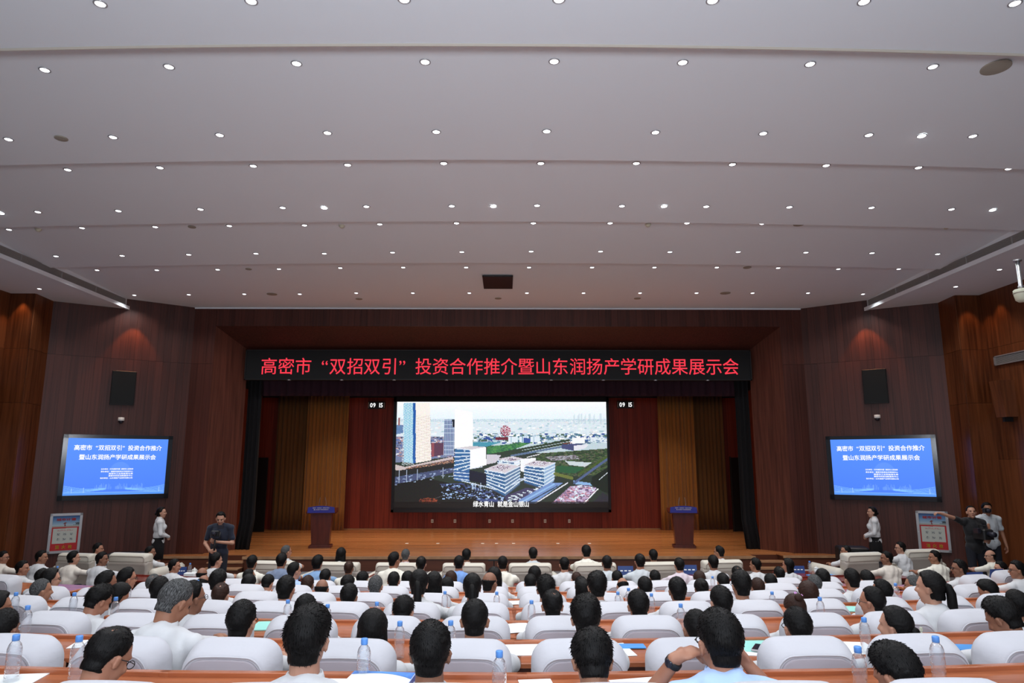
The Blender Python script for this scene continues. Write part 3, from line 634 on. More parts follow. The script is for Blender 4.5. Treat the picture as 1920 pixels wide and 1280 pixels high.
# ---- things on the wing walls
def plane_of(A, B): A, B = Vector((*A, 0)), Vector((*B, 0)); t = (B-A).normalized(); n = Vector((t.y, -t.x, 0)); return A, t, n
PLN = {}
for sd, A_, B_ in (('left', WL[1], WL[0]), ('right', WR[0], WR[1])): PLN[sd] = plane_of(A_, B_)
def wallframe(sd, px, py, off=.04):
    A, t, n = PLN[sd]; p = on_plane(px, py, A+n*off, n); m = Matrix(((t.x, -n.x, 0, p.x), (t.y, -n.y, 0, p.y), (0, 0, 1, p.z), (0, 0, 0, 1))); return p, m
def wallsize(sd, x0, x1, y0, y1, off=.04):
    A, t, n = PLN[sd]; P = lambda x, y: on_plane(x, y, A+n*off, n)
    xm, ym = (x0+x1)/2, (y0+y1)/2; a, b = P(x0, ym), P(x1, ym); c, d = P(xm, y0), P(xm, y1)
    return Vector(((a.x+b.x)/2, (a.y+b.y)/2, (c.z+d.z)/2)), (b-a).length, c.z-d.z, math.atan2(t.y, t.x)
def tvpic():
    p = Pic(220, 124, 220/1400.0); k = p.k; yy = p.yy/k; xx = p.xx/k
    t = np.clip(yy/780, 0, 1)[..., None]; p.a[:] = (1-t)*np.array([84, 146, 255])/255+t*np.array([74, 130, 252])/255
    d = np.hypot(xx-740, yy-480); p.put((d < 150) & (yy < 480), (108, 160, 255), .5)
    for i in range(60):
        x = 420+i*11+p.rng.uniform(-5, 5); h = p.rng.uniform(10, 75)*(1 if abs(x-720) > 60 else 1.2)
        if 640 < x < 690 or 860 < x < 900: continue
        p.poly([(x, 700-h), (x+10, 700-h), (x+10, 715), (x, 715)], (132, 180, 255), .45)
    for q in range(5):
        for sx in (0, 1):
            pts = []
            for i in range(30):
                u = i/29; X = u*560 if sx == 0 else 1400-u*560; Y = 680+q*12+38*math.sin(u*2.6+q*.25)*(1-u*.2)-20*(1-u); pts.append((X, Y))
            for i in range(29): p.line(*pts[i], *pts[i+1], 12, (150, 214, 255), .35)
    p.put((yy > 748) & (yy < 760), (170, 222, 255), .7); p.put(yy > 760, (90, 160, 250), .8)
    for x in (110, 270, 375, 1240, 1320): p.line(x, 640+p.rng.uniform(0, 60), x, 755, 4, (200, 236, 255), .8)
    return p.a
TV = tvpic()
for sd, x0, x1, y0, y1, tx in (('left', 113, 319.5, 815.5, 936, 0), ('right', 1552.5, 1760, 816, 938, 0)):
    c, w, h, ang = wallsize(sd, x0, x1, y0, y1, .1)
    t = thing('wall_screen', 'wide blue presentation screen with white title on the %s wall' % sd, 'screen', c, ang)
    MB().bbox(-w/2, -.0, -h/2, w/2, .09, h/2, .01).obj('screen_body', M['screenbezel'], t)
    ex, et, eb = w*.043, h*.055, h*.075; fr = MB()
    for a_, b_, c_, d_ in ((-w/2, h/2-et, w/2, h/2), (-w/2, -h/2, w/2, -h/2+eb), (-w/2, -h/2, -w/2+ex, h/2), (w/2-ex, -h/2, w/2, h/2)): fr.box(a_, -.03, b_, c_, 0, d_)
    fr.obj('bezel', M['screenbezel'], t)
    pw, ph = w-2*ex, h-et-eb; dz = (eb-et)/2
    raster('screen_picture', TV, pw, ph, M['screen'], t, Matrix.Translation((0, -.006, dz)) @ RX)
    T = lambda x, z: Matrix.Translation((x*pw, -.014, dz+z*ph)) @ RX
    text('高密市“双招双引”投资合作推介', M['whiteled'], w=pw*.875, h=ph*.098, bold=.018, parent=t, mx=T(0, .335))
    text('暨山东润扬产学研成果展示会', M['whiteled'], w=pw*.765, h=ph*.095, bold=.018, parent=t, mx=T(0, .168))
    for z, s_, xw in ((-.045, '主办单位：中共高密市委 高密市人民政府', .32), (-.09, '承办单位：高密市投资合作促进中心', .32), (-.205, '协办单位：山东润扬产业研究有限公司', .32)):
        text(s_, M['whiteled'], w=pw*xw, h=ph*.027, bold=.03, name='small_lettering', parent=t, mx=T(0, z))
    for z, s_ in ((-.128, '高密市工业和信息化局'), (-.165, '高密市科技创新服务中心')):
        text(s_, M['whiteled'], w=pw*.24, h=ph*.027, bold=.03, name='small_lettering', parent=t, mx=T(.04, z))
for sd, x0, x1, y0, y1 in (('left', 208, 254, 695, 759), ('right', 1618, 1664, 691.5, 756)):
    c, w, h, ang = wallsize(sd, x0, x1, y0, y1, .1)
    t = thing('wall_speaker', 'black cloth-fronted loudspeaker high above the %s wall screen' % sd, 'speaker', c, ang)
    MB().bbox(-w/2, 0, -h/2, w/2, .12, h/2, .01).obj('speaker_body', M['black'], t)
    MB().bbox(-w/2+.015, -.02, -h/2+.015, w/2-.015, 0, h/2-.015, .006).obj('speaker_cloth', M['grillecloth'], t)
for sd, px, py in (('left', 227, 788), ('right', 1645, 783)):
    p, m_ = wallframe(sd, px, py, .14); ang = PLN[sd]; t = thing('dome_camera', 'small white dome camera just above the %s wall screen' % sd, 'camera', p, math.atan2(PLN[sd][1].y, PLN[sd][1].x))
    MB().lathe([(.03, .08), (.07, .075), (.075, .0), (.07, -.01)], 20).obj('camera_housing', M['whiteplastic'], t, True)
    MB().ell((0, 0, -.02), (.058, .058, .06)).obj('camera_dome', M['lens'], t, True)
    MB().box(-.03, .0, .02, .03, .12, .07).obj('bracket', M['whiteplastic'], t)
# fire hydrant cabinets
def poster():
    p = Pic(76, 104, 76/640.0); k = p.k; yy = p.yy/k; xx = p.xx/k
    t = np.clip(yy/290, 0, 1)[..., None]; p.a[:] = (1-t)*np.array([30, 84, 150])/255+t*np.array([190, 205, 205])/255
    p.put((yy > 255) & (yy < 300), (150, 130, 110), .6); p.poly([(540, 190), (600, 180), (660, 190), (640, 215), (560, 215)], (40, 50, 50)); p.poly([(490, 235), (650, 225), (650, 240), (490, 248)], (60, 70, 60))
    p.poly([(290, 170), (350, 175), (310, 205), (320, 270), (290, 270), (285, 215), (250, 205)], (120, 50, 50))
    p.put(yy >= 290, (178, 18, 22)); p.poly([(30, 320), (600, 312), (600, 690), (30, 700)], (188, 190, 180))
    for gx in (150, 290, 450):
        for gy in (470, 590): m_ = (abs(xx-gx-20) < 36) & (abs(yy-gy) < 30); p.speck(m_, [(70, 70, 80), (130, 130, 135), (150, 160, 155)], .7, 1)
    p.speck((yy > 355) & (yy < 385) & (xx > 130) & (xx < 500), [(200, 90, 90), (160, 150, 150)], .5, 1)
    return p.a
PO = poster(); M['yellowprint'] = mat('yellow_print', srgb(214, 176, 50), .5, bump=(9, .01, .001)); M['redprint'] = mat('red_print', srgb(205, 60, 60), .5, bump=(9, .01, .001))
for sd, x0, x1, y0, y1 in (('left', 91, 152, 962, 1036), ('right', 1720, 1780.5, 958, 1034)):
    c, w, h, ang = wallsize(sd, x0, x1, y0, y1, .08)
    t = thing('hydrant_cabinet', 'red and white fire hydrant cabinet with silver frame on the %s wall' % sd, 'cabinet', c, ang)
    MB().bbox(-w/2, 0, -h/2, w/2, .07, h/2, .008).obj('cabinet_box', M['alum'], t)
    e = w*.085; fr = MB()
    for a_, b_, c_, d_ in ((-w/2, h/2-e, w/2, h/2), (-w/2, -h/2, w/2, -h/2+e), (-w/2, -h/2, -w/2+e, h/2), (w/2-e, -h/2, w/2, h/2)): fr.box(a_, -.03, b_, c_, 0, d_)
    fr.obj('door_frame', M['alum'], t); pw, ph = w-2*e, h-2*e
    raster('printed_panel', PO, pw, ph, M['print'], t, Matrix.Translation((0, -.004, 0)) @ RX)
    text('消 火 栓', M['yellowprint'], w=pw*.62, h=ph*.11, bold=.03, parent=t, mx=Matrix.Translation((0, -.008, -ph*.4)) @ RX)
    text('城市计德', M['redprint'], w=pw*.72, h=ph*.08, bold=.03, name='small_lettering', parent=t, mx=Matrix.Translation((0, -.008, ph*.39)) @ RX)
    MB().lathe([(.012, 0), (.012, .02)], 10, (-w/2+e*.5, -.03, -.02), 'Y').obj('lock', M['metal'], t)
# wall switch and socket
p, m_ = wallframe('left', 47, 967, .02); p = at_y(47, 967, 15.9); s_ = thing('light_switch', 'small white switch on the left pier beside the hydrant cabinet', 'switch', (-11.55, 15.92, p.z))
MB().bbox(-.04, -.01, -.045, .04, .02, .045, .005).obj('switch_plate', M['whiteplastic'], s_); MB().box(-.015, -.016, -.02, .015, -.01, .02).obj('rocker', M['creamplastic'], s_)
# side wall speakers and grilles
for sd, X, px0, px1, py0, py1 in (('right', WR[3][0], 1853, 1878, 718, 785), ('left', WL[3][0], -6, 21, 725, 789)):
    N_ = Vector((1, 0, 0)); P_ = Vector((X, 0, 0)); a = on_plane(px0, (py0+py1)/2, P_, N_); b = on_plane(px1, (py0+py1)/2, P_, N_); zt = on_plane((px0+px1)/2, py0, P_, N_).z; zb = on_plane((px0+px1)/2, py1, P_, N_).z
    sg = -1 if sd == 'right' else 1
    t = thing('side_speaker', 'wood veneered loudspeaker box high on the %s side wall' % sd, 'speaker', (X+sg*.025, 15.35, (zt+zb)/2)); h = (zt-zb)/2
    mb = MB(); vs = [(0, -.2, h), (0, .2, h), (0, .2, -h), (0, -.2, -h), (sg*.32, -.16, h), (sg*.32, .16, h), (sg*.24, .16, -h), (sg*.24, -.16, -h)]
    mb.add(vs, [(0, 1, 2, 3), (4, 7, 6, 5), (0, 4, 5, 1), (2, 6, 7, 3), (1, 5, 6, 2), (0, 3, 7, 4)]); mb.obj('speaker_box', M['wallside'], t)
    MB().box(min(0, sg*.2), -.03, -h-.1, max(0, sg*.2), .03, -h).obj('bracket', M['black'], t)
    g = thing('wall_grille', 'louvred air grille high on the %s side wall near the pier' % sd, 'vent', (X+sg*.022, 13.9 if sd == 'right' else 13.9, CZ+2.30))
    MB().box(min(0, sg*.02), -1.5, -.11, max(0, sg*.02), 1.75, .11).obj('grille_backing', M['black'], g)
    f_ = MB()
    for y0, z0, y1, z1 in ((-1.5, .085, 1.75, .11), (-1.5, -.11, 1.75, -.085), (-1.5, -.11, -1.46, .11), (1.71, -.11, 1.75, .11)): f_.box(min(sg*.02, sg*.05), y0, z0, max(sg*.02, sg*.05), y1, z1)
    f_.obj('grille_frame', M['alum'], g)
    for k in range(7): MB().box(min(sg*.02, sg*.04), -1.46, -.072+k*.022, max(sg*.02, sg*.04), 1.71, -.064+k*.022).obj('slat', M['grille'], g)
# hanging camera top right
p = at_y(1916, 552, 9.6); t = thing('hanging_camera', 'cream dome camera hanging from a pole at the right picture edge', 'camera', p)
MB().lathe([(.09, .075), (.105, .06), (.1, -.0), (.085, -.08), (.05, -.11)], 24).obj('camera_housing', M['creamplastic'], t, True)
MB().lathe([(.103, .03), (.108, .028), (.108, .018), (.101, .016)], 24).obj('seam_ring', M['vent'], t, True)
MB().lathe([(.028, .5), (.028, .13), (.04, .13), (.04, .11), (.03, .075)], 14).obj('mounting_pole', M['metal'], t, True)
MB().lathe([(.055, .52), (.055, .5)], 16).obj('ceiling_flange', M['metal'], t, True)
# subwoofers by the wings
for nm, px, w_, z_ in (('left', 258, .95, .62), ('right', 1592, .66, .74)):
    X = min_x(px, 16.9 if nm == 'left' else 16.9, -2)[0]; t = thing('floor_speaker', 'low black loudspeaker cabinet on the floor beside the %s hostess' % nm, 'speaker', (X, 16.7, 0), .25 if nm == 'left' else -.25)
    MB().bbox(-w_/2, -.25, 0, w_/2, .25, z_, .03).obj('speaker_body', M['black'], t); MB().bbox(-w_/2+.04, -.27, .05, w_/2-.04, -.25, z_-.08, .008).obj('speaker_cloth', M['grillecloth'], t)
# ---- lecterns
for nm, px, rz in (('left', 597.5, .13), ('right', 1286, -.13)):
    p = at_z(px, 1027, SZ); t = thing('lectern', 'dark wooden lectern with blue sign at the %s side of the stage' % nm, 'lectern', (p.x, p.y+.2, SZ), rz)
    MB().bbox(-.31, -.22, 0, .31, .22, .07, .02).obj('plinth', M['lectern'], t)
    b_ = MB(); b_.loft([[(-w, -d, z), (w, -d, z), (w, d, z), (-w, d, z)] for w, d, z in ((.24, .16, .07), (.29, .18, .92))]); b_.obj('column', M['lectern'], t)
    tp = MB(); tp.loft([[(-.40, -.2, .92), (.40, -.2, .92), (.40, .24, .92), (-.40, .24, .92)], [(-.42, -.22, .97), (.42, -.22, .97), (.42, .26, 1.06), (-.42, .26, 1.06)]]); tp.obj('reading_desk', M['lectern'], t)
    n_ = 16; sg = MB(); top = [(-.36+.72*i/n_, 1.10+.04*math.sin(PI*i/n_)) for i in range(n_+1)]
    sg.loft([[(x, y, z) for x, z in top]+[(.37, y, .95), (-.37, y, .95)] for y in (-.26, -.22)]); sg.obj('blue_sign', mat('lectern_sign', srgb(44, 50, 150), .35, bump=(9, .01, .001)), t)
    text('高密市“双招双引”投资合作推介', M['paper'], w=.46, h=.03, bold=.02, name='sign_lettering', parent=t, mx=Matrix.Translation((0, -.264, 1.085)) @ RX)
    text('暨山东润扬产学研成果展示会', M['paper'], w=.40, h=.03, bold=.02, name='sign_lettering', parent=t, mx=Matrix.Translation((0, -.264, 1.04)) @ RX)
    for s in (-1, 1): MB().tube([(s*.08, 0, 1.02), (s*.10, 0, 1.2), (s*.07, -.02, 1.36)], .006, 6).obj('microphone', M['metal'], t)
# small microphone stand at stage edge
p = at_z(928, 1075, 0); t = thing('microphone_stand', 'short black stand in front of the stage between two armchairs', 'stand', (p.x, 16.2, 0))
MB().lathe([(.16, 0), (.16, .02), (.02, .04)], 16).obj('base', M['black'], t); MB().tube([(0, 0, .03), (0, 0, .50)], .012, 8).obj('pole', M['black'], t)
MB().box(-.13, -.02, .49, .13, .02, .52).obj('crossbar', M['black'], t)
# ================================================================ CEILING FIXTURES
ROWS = [
 [(188,7),(471,2),(758,-1),(1048,-1),(1336,1),(1620,3),(1903,6)],
 [(84,131),(317,125),(556,119),(797,116),(1039,115),(1280,117),(1519,120),(1749,125)],
 [(16,261),(212,257),(412,253),(614,249),(818,247),(1025,246),(1229,248),(1431,250),(1629,253),(1824,255)],
 [(127,318),(300,314),(475,311),(652,309),(832,306),(1014,306),(1193,306),(1373,308),(1549,310),(1722,314),(1891,316)],
 [(71,397),(222,395),(376,392),(530,389),(687,387),(847,386),(1007,385),(1166,386),(1324,387),(1480,388),(1634,389),(1784,392)],
 [(17,430),(154,427),(291,425),(430,423),(571,422),(712,420),(856,418),(1000,418),(1144,418),(1288,418),(1429,419),(1568,420),(1705,423),(1842,424)],
 [(105,480),(229,479),(354,477),(480,475),(608,475),(736,473),(866,472),(996,471),(1126,471),(1256,472),(1384,472),(1511,473),(1635,474),(1758,476)],
 [(182,506),(294,506),(408,505),(523,504),(638,502),(756,501),(874,501),(992,501),(1110,501),(1227,501),(1344,501),(1459,502),(1572,504),(1685,504)],
 [(252,553),(354,552),(458,551),(562,551),(668,549),(774,549),(880,549),(988,549),(1094,549),(1200,549),(1306,549),(1411,549),(1515,549),(1618,551)]]
HOT = [(1728,254),(2,399),(608,389),(925,386),(1245,386),(1861,393)]
def on_ceiling(px, py):
    z = CZ+4.25
    for _ in range(8): p = at_z(px, py, z); z = ceil_h(p.x, p.y)
    return Vector((p.x, p.y, z))
trimM = MB().lathe([(.062, 0), (.062, -.005), (.050, -.010), (.043, .004)], 20, cap=False).mesh('trim_ring', M['trim'], True)
lensM = MB().lathe([(.044, -.003), (.034, -.008), (.004, -.010)], 20).mesh('lamp_lens', M['lamp'])
lensH = MB().lathe([(.052, -.006), (.040, -.014), (.004, -.018)], 20).mesh('lamp_lens', M['lamphot'])
LD = {}
def spot(p, w, size=130, col=(.94, .975, 1), tgt=None, blend=.7, rad=.05):
    k = (w, size, col, blend)
    if k not in LD:
        l = bpy.data.lights.new('spot', 'SPOT'); l.energy = w; l.spot_size = R(size); l.spot_blend = blend; l.shadow_soft_size = rad; l.color = col; LD[k] = l
    o = bpy.data.objects.new('lamp_light', LD[k]); COL.objects.link(o); o.location = p
    if tgt is not None: o.rotation_euler = (Vector(tgt)-Vector(p)).to_track_quat('-Z', 'Y').to_euler()
    return o
def downlight(p, label, group, hot=False):
    t = thing('downlight', label, 'lamp', p, 0, group); link('trim_ring', trimM, t); link('lamp_lens', lensH if hot else lensM, t)
    spot((p[0], p[1], p[2]-.05), EXTRA_W if hot else SPOT_W)
for r, row in enumerate(ROWS):
    for i, (px, py) in enumerate(row):
        p = on_ceiling(px, py)
        downlight(p, 'round white ceiling downlight, %s from the left in the %s row from the picture top' % (ordn(i+1), ordn(r+1)), 'ceiling downlights')
for i, (px, py) in enumerate(HOT):
    p = on_ceiling(px, py); pos = ['far upper right', 'left picture edge', 'left of centre', 'middle of the ceiling', 'right of centre', 'right picture edge'][i]
    downlight(p, 'extra bright glaring ceiling lamp, the one at %s' % pos, 'glaring ceiling lamps', True)
for i, (px, py) in enumerate(((74, 541), (1792, 537), (1874, 505))):
    p = at_z(px, py, CZ+3.95); downlight(p, ['downlight in the lower soffit at the far left', 'downlight in the right lower soffit, nearer the stage', 'downlight in the right lower soffit, nearer the picture edge'][i], 'soffit downlights')
for Y in (4.3, 2.7, 1.3, -.3, -2):          # same lamps go on behind and above the camera
    for X in np.arange(-8.7, 9, 1.9): spot((X, Y, CZ+4.2), SPOT_W*.55)
VENTS = [(115,259,.08,'left, near the picture edge'),(1867,126,.15,'upper right picture edge'),(360,425,.07,'left part of the ceiling'),(466,504,.07,'left, in the second lamp row from the stage'),(510,551,.13,'left, in the last lamp row'),(1360,549,.13,'right, in the last lamp row'),(673,560,.09,'just before the stage wall, left'),(934,559,.09,'just before the stage wall, middle'),(1195,559,.09,'just before the stage wall, right'),(1498,420,.10,'right part of the ceiling'),(1401,501,.09,'right, in the second lamp row from the stage')]
for px, py, r_, nm in VENTS:
    p = on_ceiling(px, py); t = thing('ceiling_speaker', 'round grey ceiling speaker grille at %s' % nm, 'speaker', p)
    MB().lathe([(r_, .002), (r_, -.01), (r_*.9, -.014)], 24).obj('rim', M['vent'], t); MB().lathe([(r_*.86, -.014), (r_*.5, -.018), (.002, -.019)], 24).obj('mesh_grille', M['grillecloth' if False else 'vent'], t)
for i, (px, py) in enumerate(((72, 429), (641, 422), (1215, 420), (1774, 424))):
    p = on_ceiling(px, py); t = thing('smoke_detector', 'small cream smoke detector on the ceiling, %s from the left' % ordn(i+1), 'detector', p, 0, 'smoke detectors')
    MB().lathe([(.055, 0), (.055, -.02), (.03, -.05), (.01, -.055)], 16).obj('detector_body', M['creamplastic'], t, True); MB().lathe([(.06, .002), (.06, -.008)], 16).obj('detector_base', M['whiteplastic'], t)
a, b, c, d = on_ceiling(906, 515), on_ceiling(960, 515), on_ceiling(960, 540), on_ceiling(908.5, 540)
cc = (a+b+c+d)/4; t = thing('ceiling_hatch', 'black rectangular opening in the ceiling above the stage banner', 'hatch', cc)
MB().box(-(b.x-a.x)/2, -(a.y-d.y)/2, -.03, (b.x-a.x)/2, (a.y-d.y)/2, -.008).obj('hatch_panel', M['black'], t) if a.y > d.y else MB().box(-(b.x-a.x)/2, -(d.y-a.y)/2, -.03, (b.x-a.x)/2, (d.y-a.y)/2, -.008).obj('hatch_panel', M['black'], t)
w_, l_ = (b.x-a.x)/2+.02, abs(d.y-a.y)/2+.02
f_ = MB()
for x0, y0, x1, y1 in ((-w_, -l_, w_, -l_+.02), (-w_, l_-.02, w_, l_), (-w_, -l_, -w_+.02, l_), (w_-.02, -l_, w_, l_)): f_.box(x0, y0, -.034, x1, y1, .0)
f_.obj('hatch_frame', M['black'], t)
# stage lighting behind the banner, glow spots on the walls
def area(p, w, sx, sy_, col, rot=(0, 0, 0)):
    l = bpy.data.lights.new('area', 'AREA'); l.energy = w; l.shape = 'RECTANGLE'; l.size = sx; l.size_y = sy_; l.color = col
    o = bpy.data.objects.new('stage_light', l); COL.objects.link(o); o.location = p; o.rotation_euler = rot; return o
for X in np.linspace(-6, 5.6, 7):
    spot((X, 20.2, CZ+2.7), STAGE_W, 90, (1, .78, .56), (X, 20.9, 0), .8, .15); spot((X, 22.6, CZ+2.9), STAGE_W*.75, 80, (1, .80, .6), (X, 23.2, 0), .8, .15)
for sd, px, py in (('left', 254, 592), ('right', 1620, 580)):  # added orange spots that strengthen the end downlights' glow on the veneer
    A, t_, n_ = PLN[sd]; p = on_plane(px, py, A, n_); q = p+n_*.34; q.z = CZ+3.90
    spot(q, WALLGLOW_W, 66, (1, .34, .10), (p.x+n_.x*.14, p.y+n_.y*.14, 3.2), .35, .03)
for X, Y in ((WL[3][0]+.25, 15.3), (WR[3][0]-.25, 15.3), (WL[3][0]+.35, 15.8), (WR[3][0]-.35, 15.7)): spot((X, Y, CZ+3.9), WALLGLOW_W*.25, 70, (1, .55, .25), (X, Y, 0), .5, .03)

# ================================================================ FURNITURE
def rrect(w, zt, zb, r, y, n=7, crown=0.0, fold=0, seed=0):
    """rounded-top outline in the XZ plane, from bottom left round the top to bottom right, plus the bottom"""
    P = [(-w, zb), (-w, zb+(zt-r-zb)*.33), (-w, zb+(zt-r-zb)*.66)]
    for i in range(n+1): a = PI-PI/2*i/n; P.append((-w+r+r*math.cos(a), zt-r+r*math.sin(a)))
    for i in range(1, 6): u = i/6; P.append((-w+r+(2*w-2*r)*u, zt))
    for i in range(n+1): a = PI/2-PI/2*i/n; P.append((w-r+r*math.cos(a), zt-r+r*math.sin(a)))
    P += [(w, zb+(zt-r-zb)*.66), (w, zb+(zt-r-zb)*.33), (w, zb)]
    Q = []
    for x, z in P:
        if z > zb+.05: z += crown*(1-(x/w)**2)*((z-zb)/(zt-zb))
        Q.append((x, y, z))
    return Q
def chair_meshes():
    H = 1.02; b = MB()
    lay = [(-.148, .212, .948, .085), (-.146, .218, .954, .09), (-.138, .225, .960, .092), (-.115, .234, .972, .095), (-.08, .243, .986, .10), (-.045, .250, 1.000, .10),
           (-.012, .254, 1.010, .10), (.015, .253, 1.010, .10), (.04, .245, .995, .10), (.055, .232, .97, .10)]
    rings = []
    for k, (y, w, zt, r) in enumerate(lay):
        rg = []
        for i, (x, yy, z) in enumerate(rrect(w, zt, .40, r, y, crown=.010)):
            # cloth folds pulling towards the seam on both lower corners
            s = max(0, 1-abs(z-.80)/.16)*min(1, abs(x)/.18)
            f = .006*math.sin(z*95+abs(x)*55+k*.6)*s if 2 < k < 8 else 0
            rg.append((x*(1+f*1.6), yy, z+f))
        rings.append(rg)
    b.loft(rings)
    back = b.mesh('back_cover', M['cloth'], True)
    p = MB(); p.loft([rrect(w, zt, .42, r, y, crown=.010) for y, w, zt, r in ((-.146, .204, .940, .088), (-.156, .202, .938, .087), (-.160, .195, .931, .08))]); panel = p.mesh('rear_panel', M['cloth_shaded'], True)
    pip = MB(); pts = [Vector(q) for q in rrect(.213, .950, .44, .088, -.150, crown=.010)]; pip.tube(pts, .0045, 6); piping = pip.mesh('piping', M['cloth'], True)
    s = MB(); s.bbox(-.235, .04, .38, .235, .50, .47, .03); seat = s.mesh('seat_cover', M['cloth'], True)
    k = MB(); n = 40; ring = []
    per = [(-.235, -.15), (.235, -.15), (.235, .5), (-.235, .5)]; pl = []
    for i in range(4):
        a_, b_ = per[i], per[(i+1) % 4]
        for j in range(10): u = j/10; pl.append((a_[0]+(b_[0]-a_[0])*u, a_[1]+(b_[1]-a_[1])*u))
    k.loft([[(x*(1+.02*math.sin(i*1.7)*f), y+(.012*math.sin(i*1.7))*f, z) for i, (x, y) in enumerate(pl)] for z, f in ((.02, 1), (.2, .7), (.42, 0))]); skirt = k.mesh('skirt', M['cloth'], True)
    l = MB().box(-.015, -.015, 0, .015, .015, .4).mesh('leg', M['black'])
    return back, panel, piping, seat, skirt, l
CH = chair_meshes()
def chair(X, Y, Z, rz, label, group='white covered chairs'):
    t = thing('covered_chair', label, 'chair', (X, Y, Z), rz, group)
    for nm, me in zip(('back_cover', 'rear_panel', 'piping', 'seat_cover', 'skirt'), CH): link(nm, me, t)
    for lx, ly in ((-.2, -.12), (.2, -.12), (-.2, .45), (.2, .45)): link('leg', CH[5], t, (lx, ly, 0))
    return t
def desk_meshes(w, mt, dk):
    top = MB().bbox(-w/2+.002, .53, .727, w/2-.002, .985, .757, .006).mesh('desk_top', mt)
    rim = MB().bbox(-w/2+.002, .955, .752, w/2-.002, .995, .780, .004).mesh('back_rim', mt)
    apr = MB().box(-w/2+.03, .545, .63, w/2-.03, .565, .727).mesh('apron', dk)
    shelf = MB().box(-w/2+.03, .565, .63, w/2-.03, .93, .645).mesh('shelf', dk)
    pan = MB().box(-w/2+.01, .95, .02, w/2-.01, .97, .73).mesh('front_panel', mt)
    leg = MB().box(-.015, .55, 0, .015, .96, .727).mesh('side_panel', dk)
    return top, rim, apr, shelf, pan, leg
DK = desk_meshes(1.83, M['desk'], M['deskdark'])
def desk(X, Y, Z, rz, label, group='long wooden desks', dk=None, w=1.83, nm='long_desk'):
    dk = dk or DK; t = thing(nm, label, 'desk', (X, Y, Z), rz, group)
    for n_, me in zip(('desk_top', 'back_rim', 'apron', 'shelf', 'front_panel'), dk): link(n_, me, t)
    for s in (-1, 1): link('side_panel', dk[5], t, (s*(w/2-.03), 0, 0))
    return t
ROWN = ['nearest', 'second', 'third', 'fourth', 'fifth', 'sixth', 'seventh']
NC = [(-4, 3), (-5, 4), (-6, 6), (-8, 8), (-9, 9), (-9, 8), (-9, 8)]      # column range per row
NC = [(-4, 4), (-5, 5), (-6, 6), (-8, 8), (-9, 9), (-8, 8), (-8, 8)]
rot = lambda X: math.atan(2*ARC*X)
for k, (c0, c1) in enumerate(NC):
    n = 0
    for c in range(c0, c1):
        X = .08+.61*(c+.5); n += 1
        chair(X, rowY(k, X), rowZ(k), rot(X)+random.uniform(-.03, .03), 'white cloth covered chair, %s from the left in the %s row from the camera' % (ordn(n), ROWN[k]))
    n = 0; u0 = math.floor(c0/3); u1 = math.ceil(c1/3)
    for u in range(u0, u1):
        X = .08+1.83*(u+.5); n += 1
        desk(X, rowY(k, X), rowZ(k), rot(X), 'orange brown wooden desk section, %s from the left in front of the %s chair row' % (ordn(n), ROWN[k]))
# row behind the armchairs: low stools and narrow desks
def stool(X, Y, Z, rz, label):
    t = thing('stool', label, 'stool', (X, Y, Z), rz, 'low stools behind the armchairs')
    MB().bbox(-.2, .06, .40, .2, .46, .46, .02).obj('seat', M['cherry'], t)
    for lx, ly in ((-.16, .1), (.16, .1), (-.16, .42), (.16, .42)): MB().box(lx-.015, ly-.015, 0, lx+.015, ly+.015, .4).obj('leg', M['black'], t)
DK7 = desk_meshes(1.83, M['cherry'], M['deskdark'])
for i, u in enumerate(range(-4, 4)):
    X = .08+1.83*(u+.5); o = desk(X, rowY(7, X)-.1, 0, rot(X), 'dark cherry desk section behind the armchairs, %s from the left' % ordn(i+1), 'cherry desks', DK7); o.scale = (1, 1, .9)
# side block tables in cherry wood
def table(X, Y, Z, rz, w, label, px=None):
    t = thing('conference_table', label, 'table', (X, Y, Z), rz)
    MB().bbox(-w/2, -.28, .72, w/2, .28, .76, .012).obj('table_top', M['desk'], t)
    MB().box(-w/2+.02, .2, .04, w/2-.02, .24, .72).obj('modesty_panel', M['cherry'], t)
    for s in (-1, 1): MB().bbox(s*(w/2-.05)-.03, -.25, 0, s*(w/2-.05)+.03, .25, .72, .004).obj('end_panel', M['cherry'], t)
    MB().box(-w/2+.05, -.26, .6, w/2-.05, -.24, .72).obj('apron', M['cherry'], t)
    return t
def at_row(px, k, dz=1.0, off=0.0, z=None):
    """point above row k (fraction allowed) seen in column px"""
    i = int(k) if k < 8 else 7; f = k-i; X = 0
    for _ in range(8):
        Y = rowY(i, X)*(1-f)+rowY(i+1 if i < 8 else 8, X)*f if f else rowY(i, X)
        Y += off; zz = rowZ(i)*(1-f)+(rowZ(i+1) if i < 8 else 0)*f
        X = min_x(px, Y, zz+dz-CZ)[0]
    return Vector((X, Y, zz))
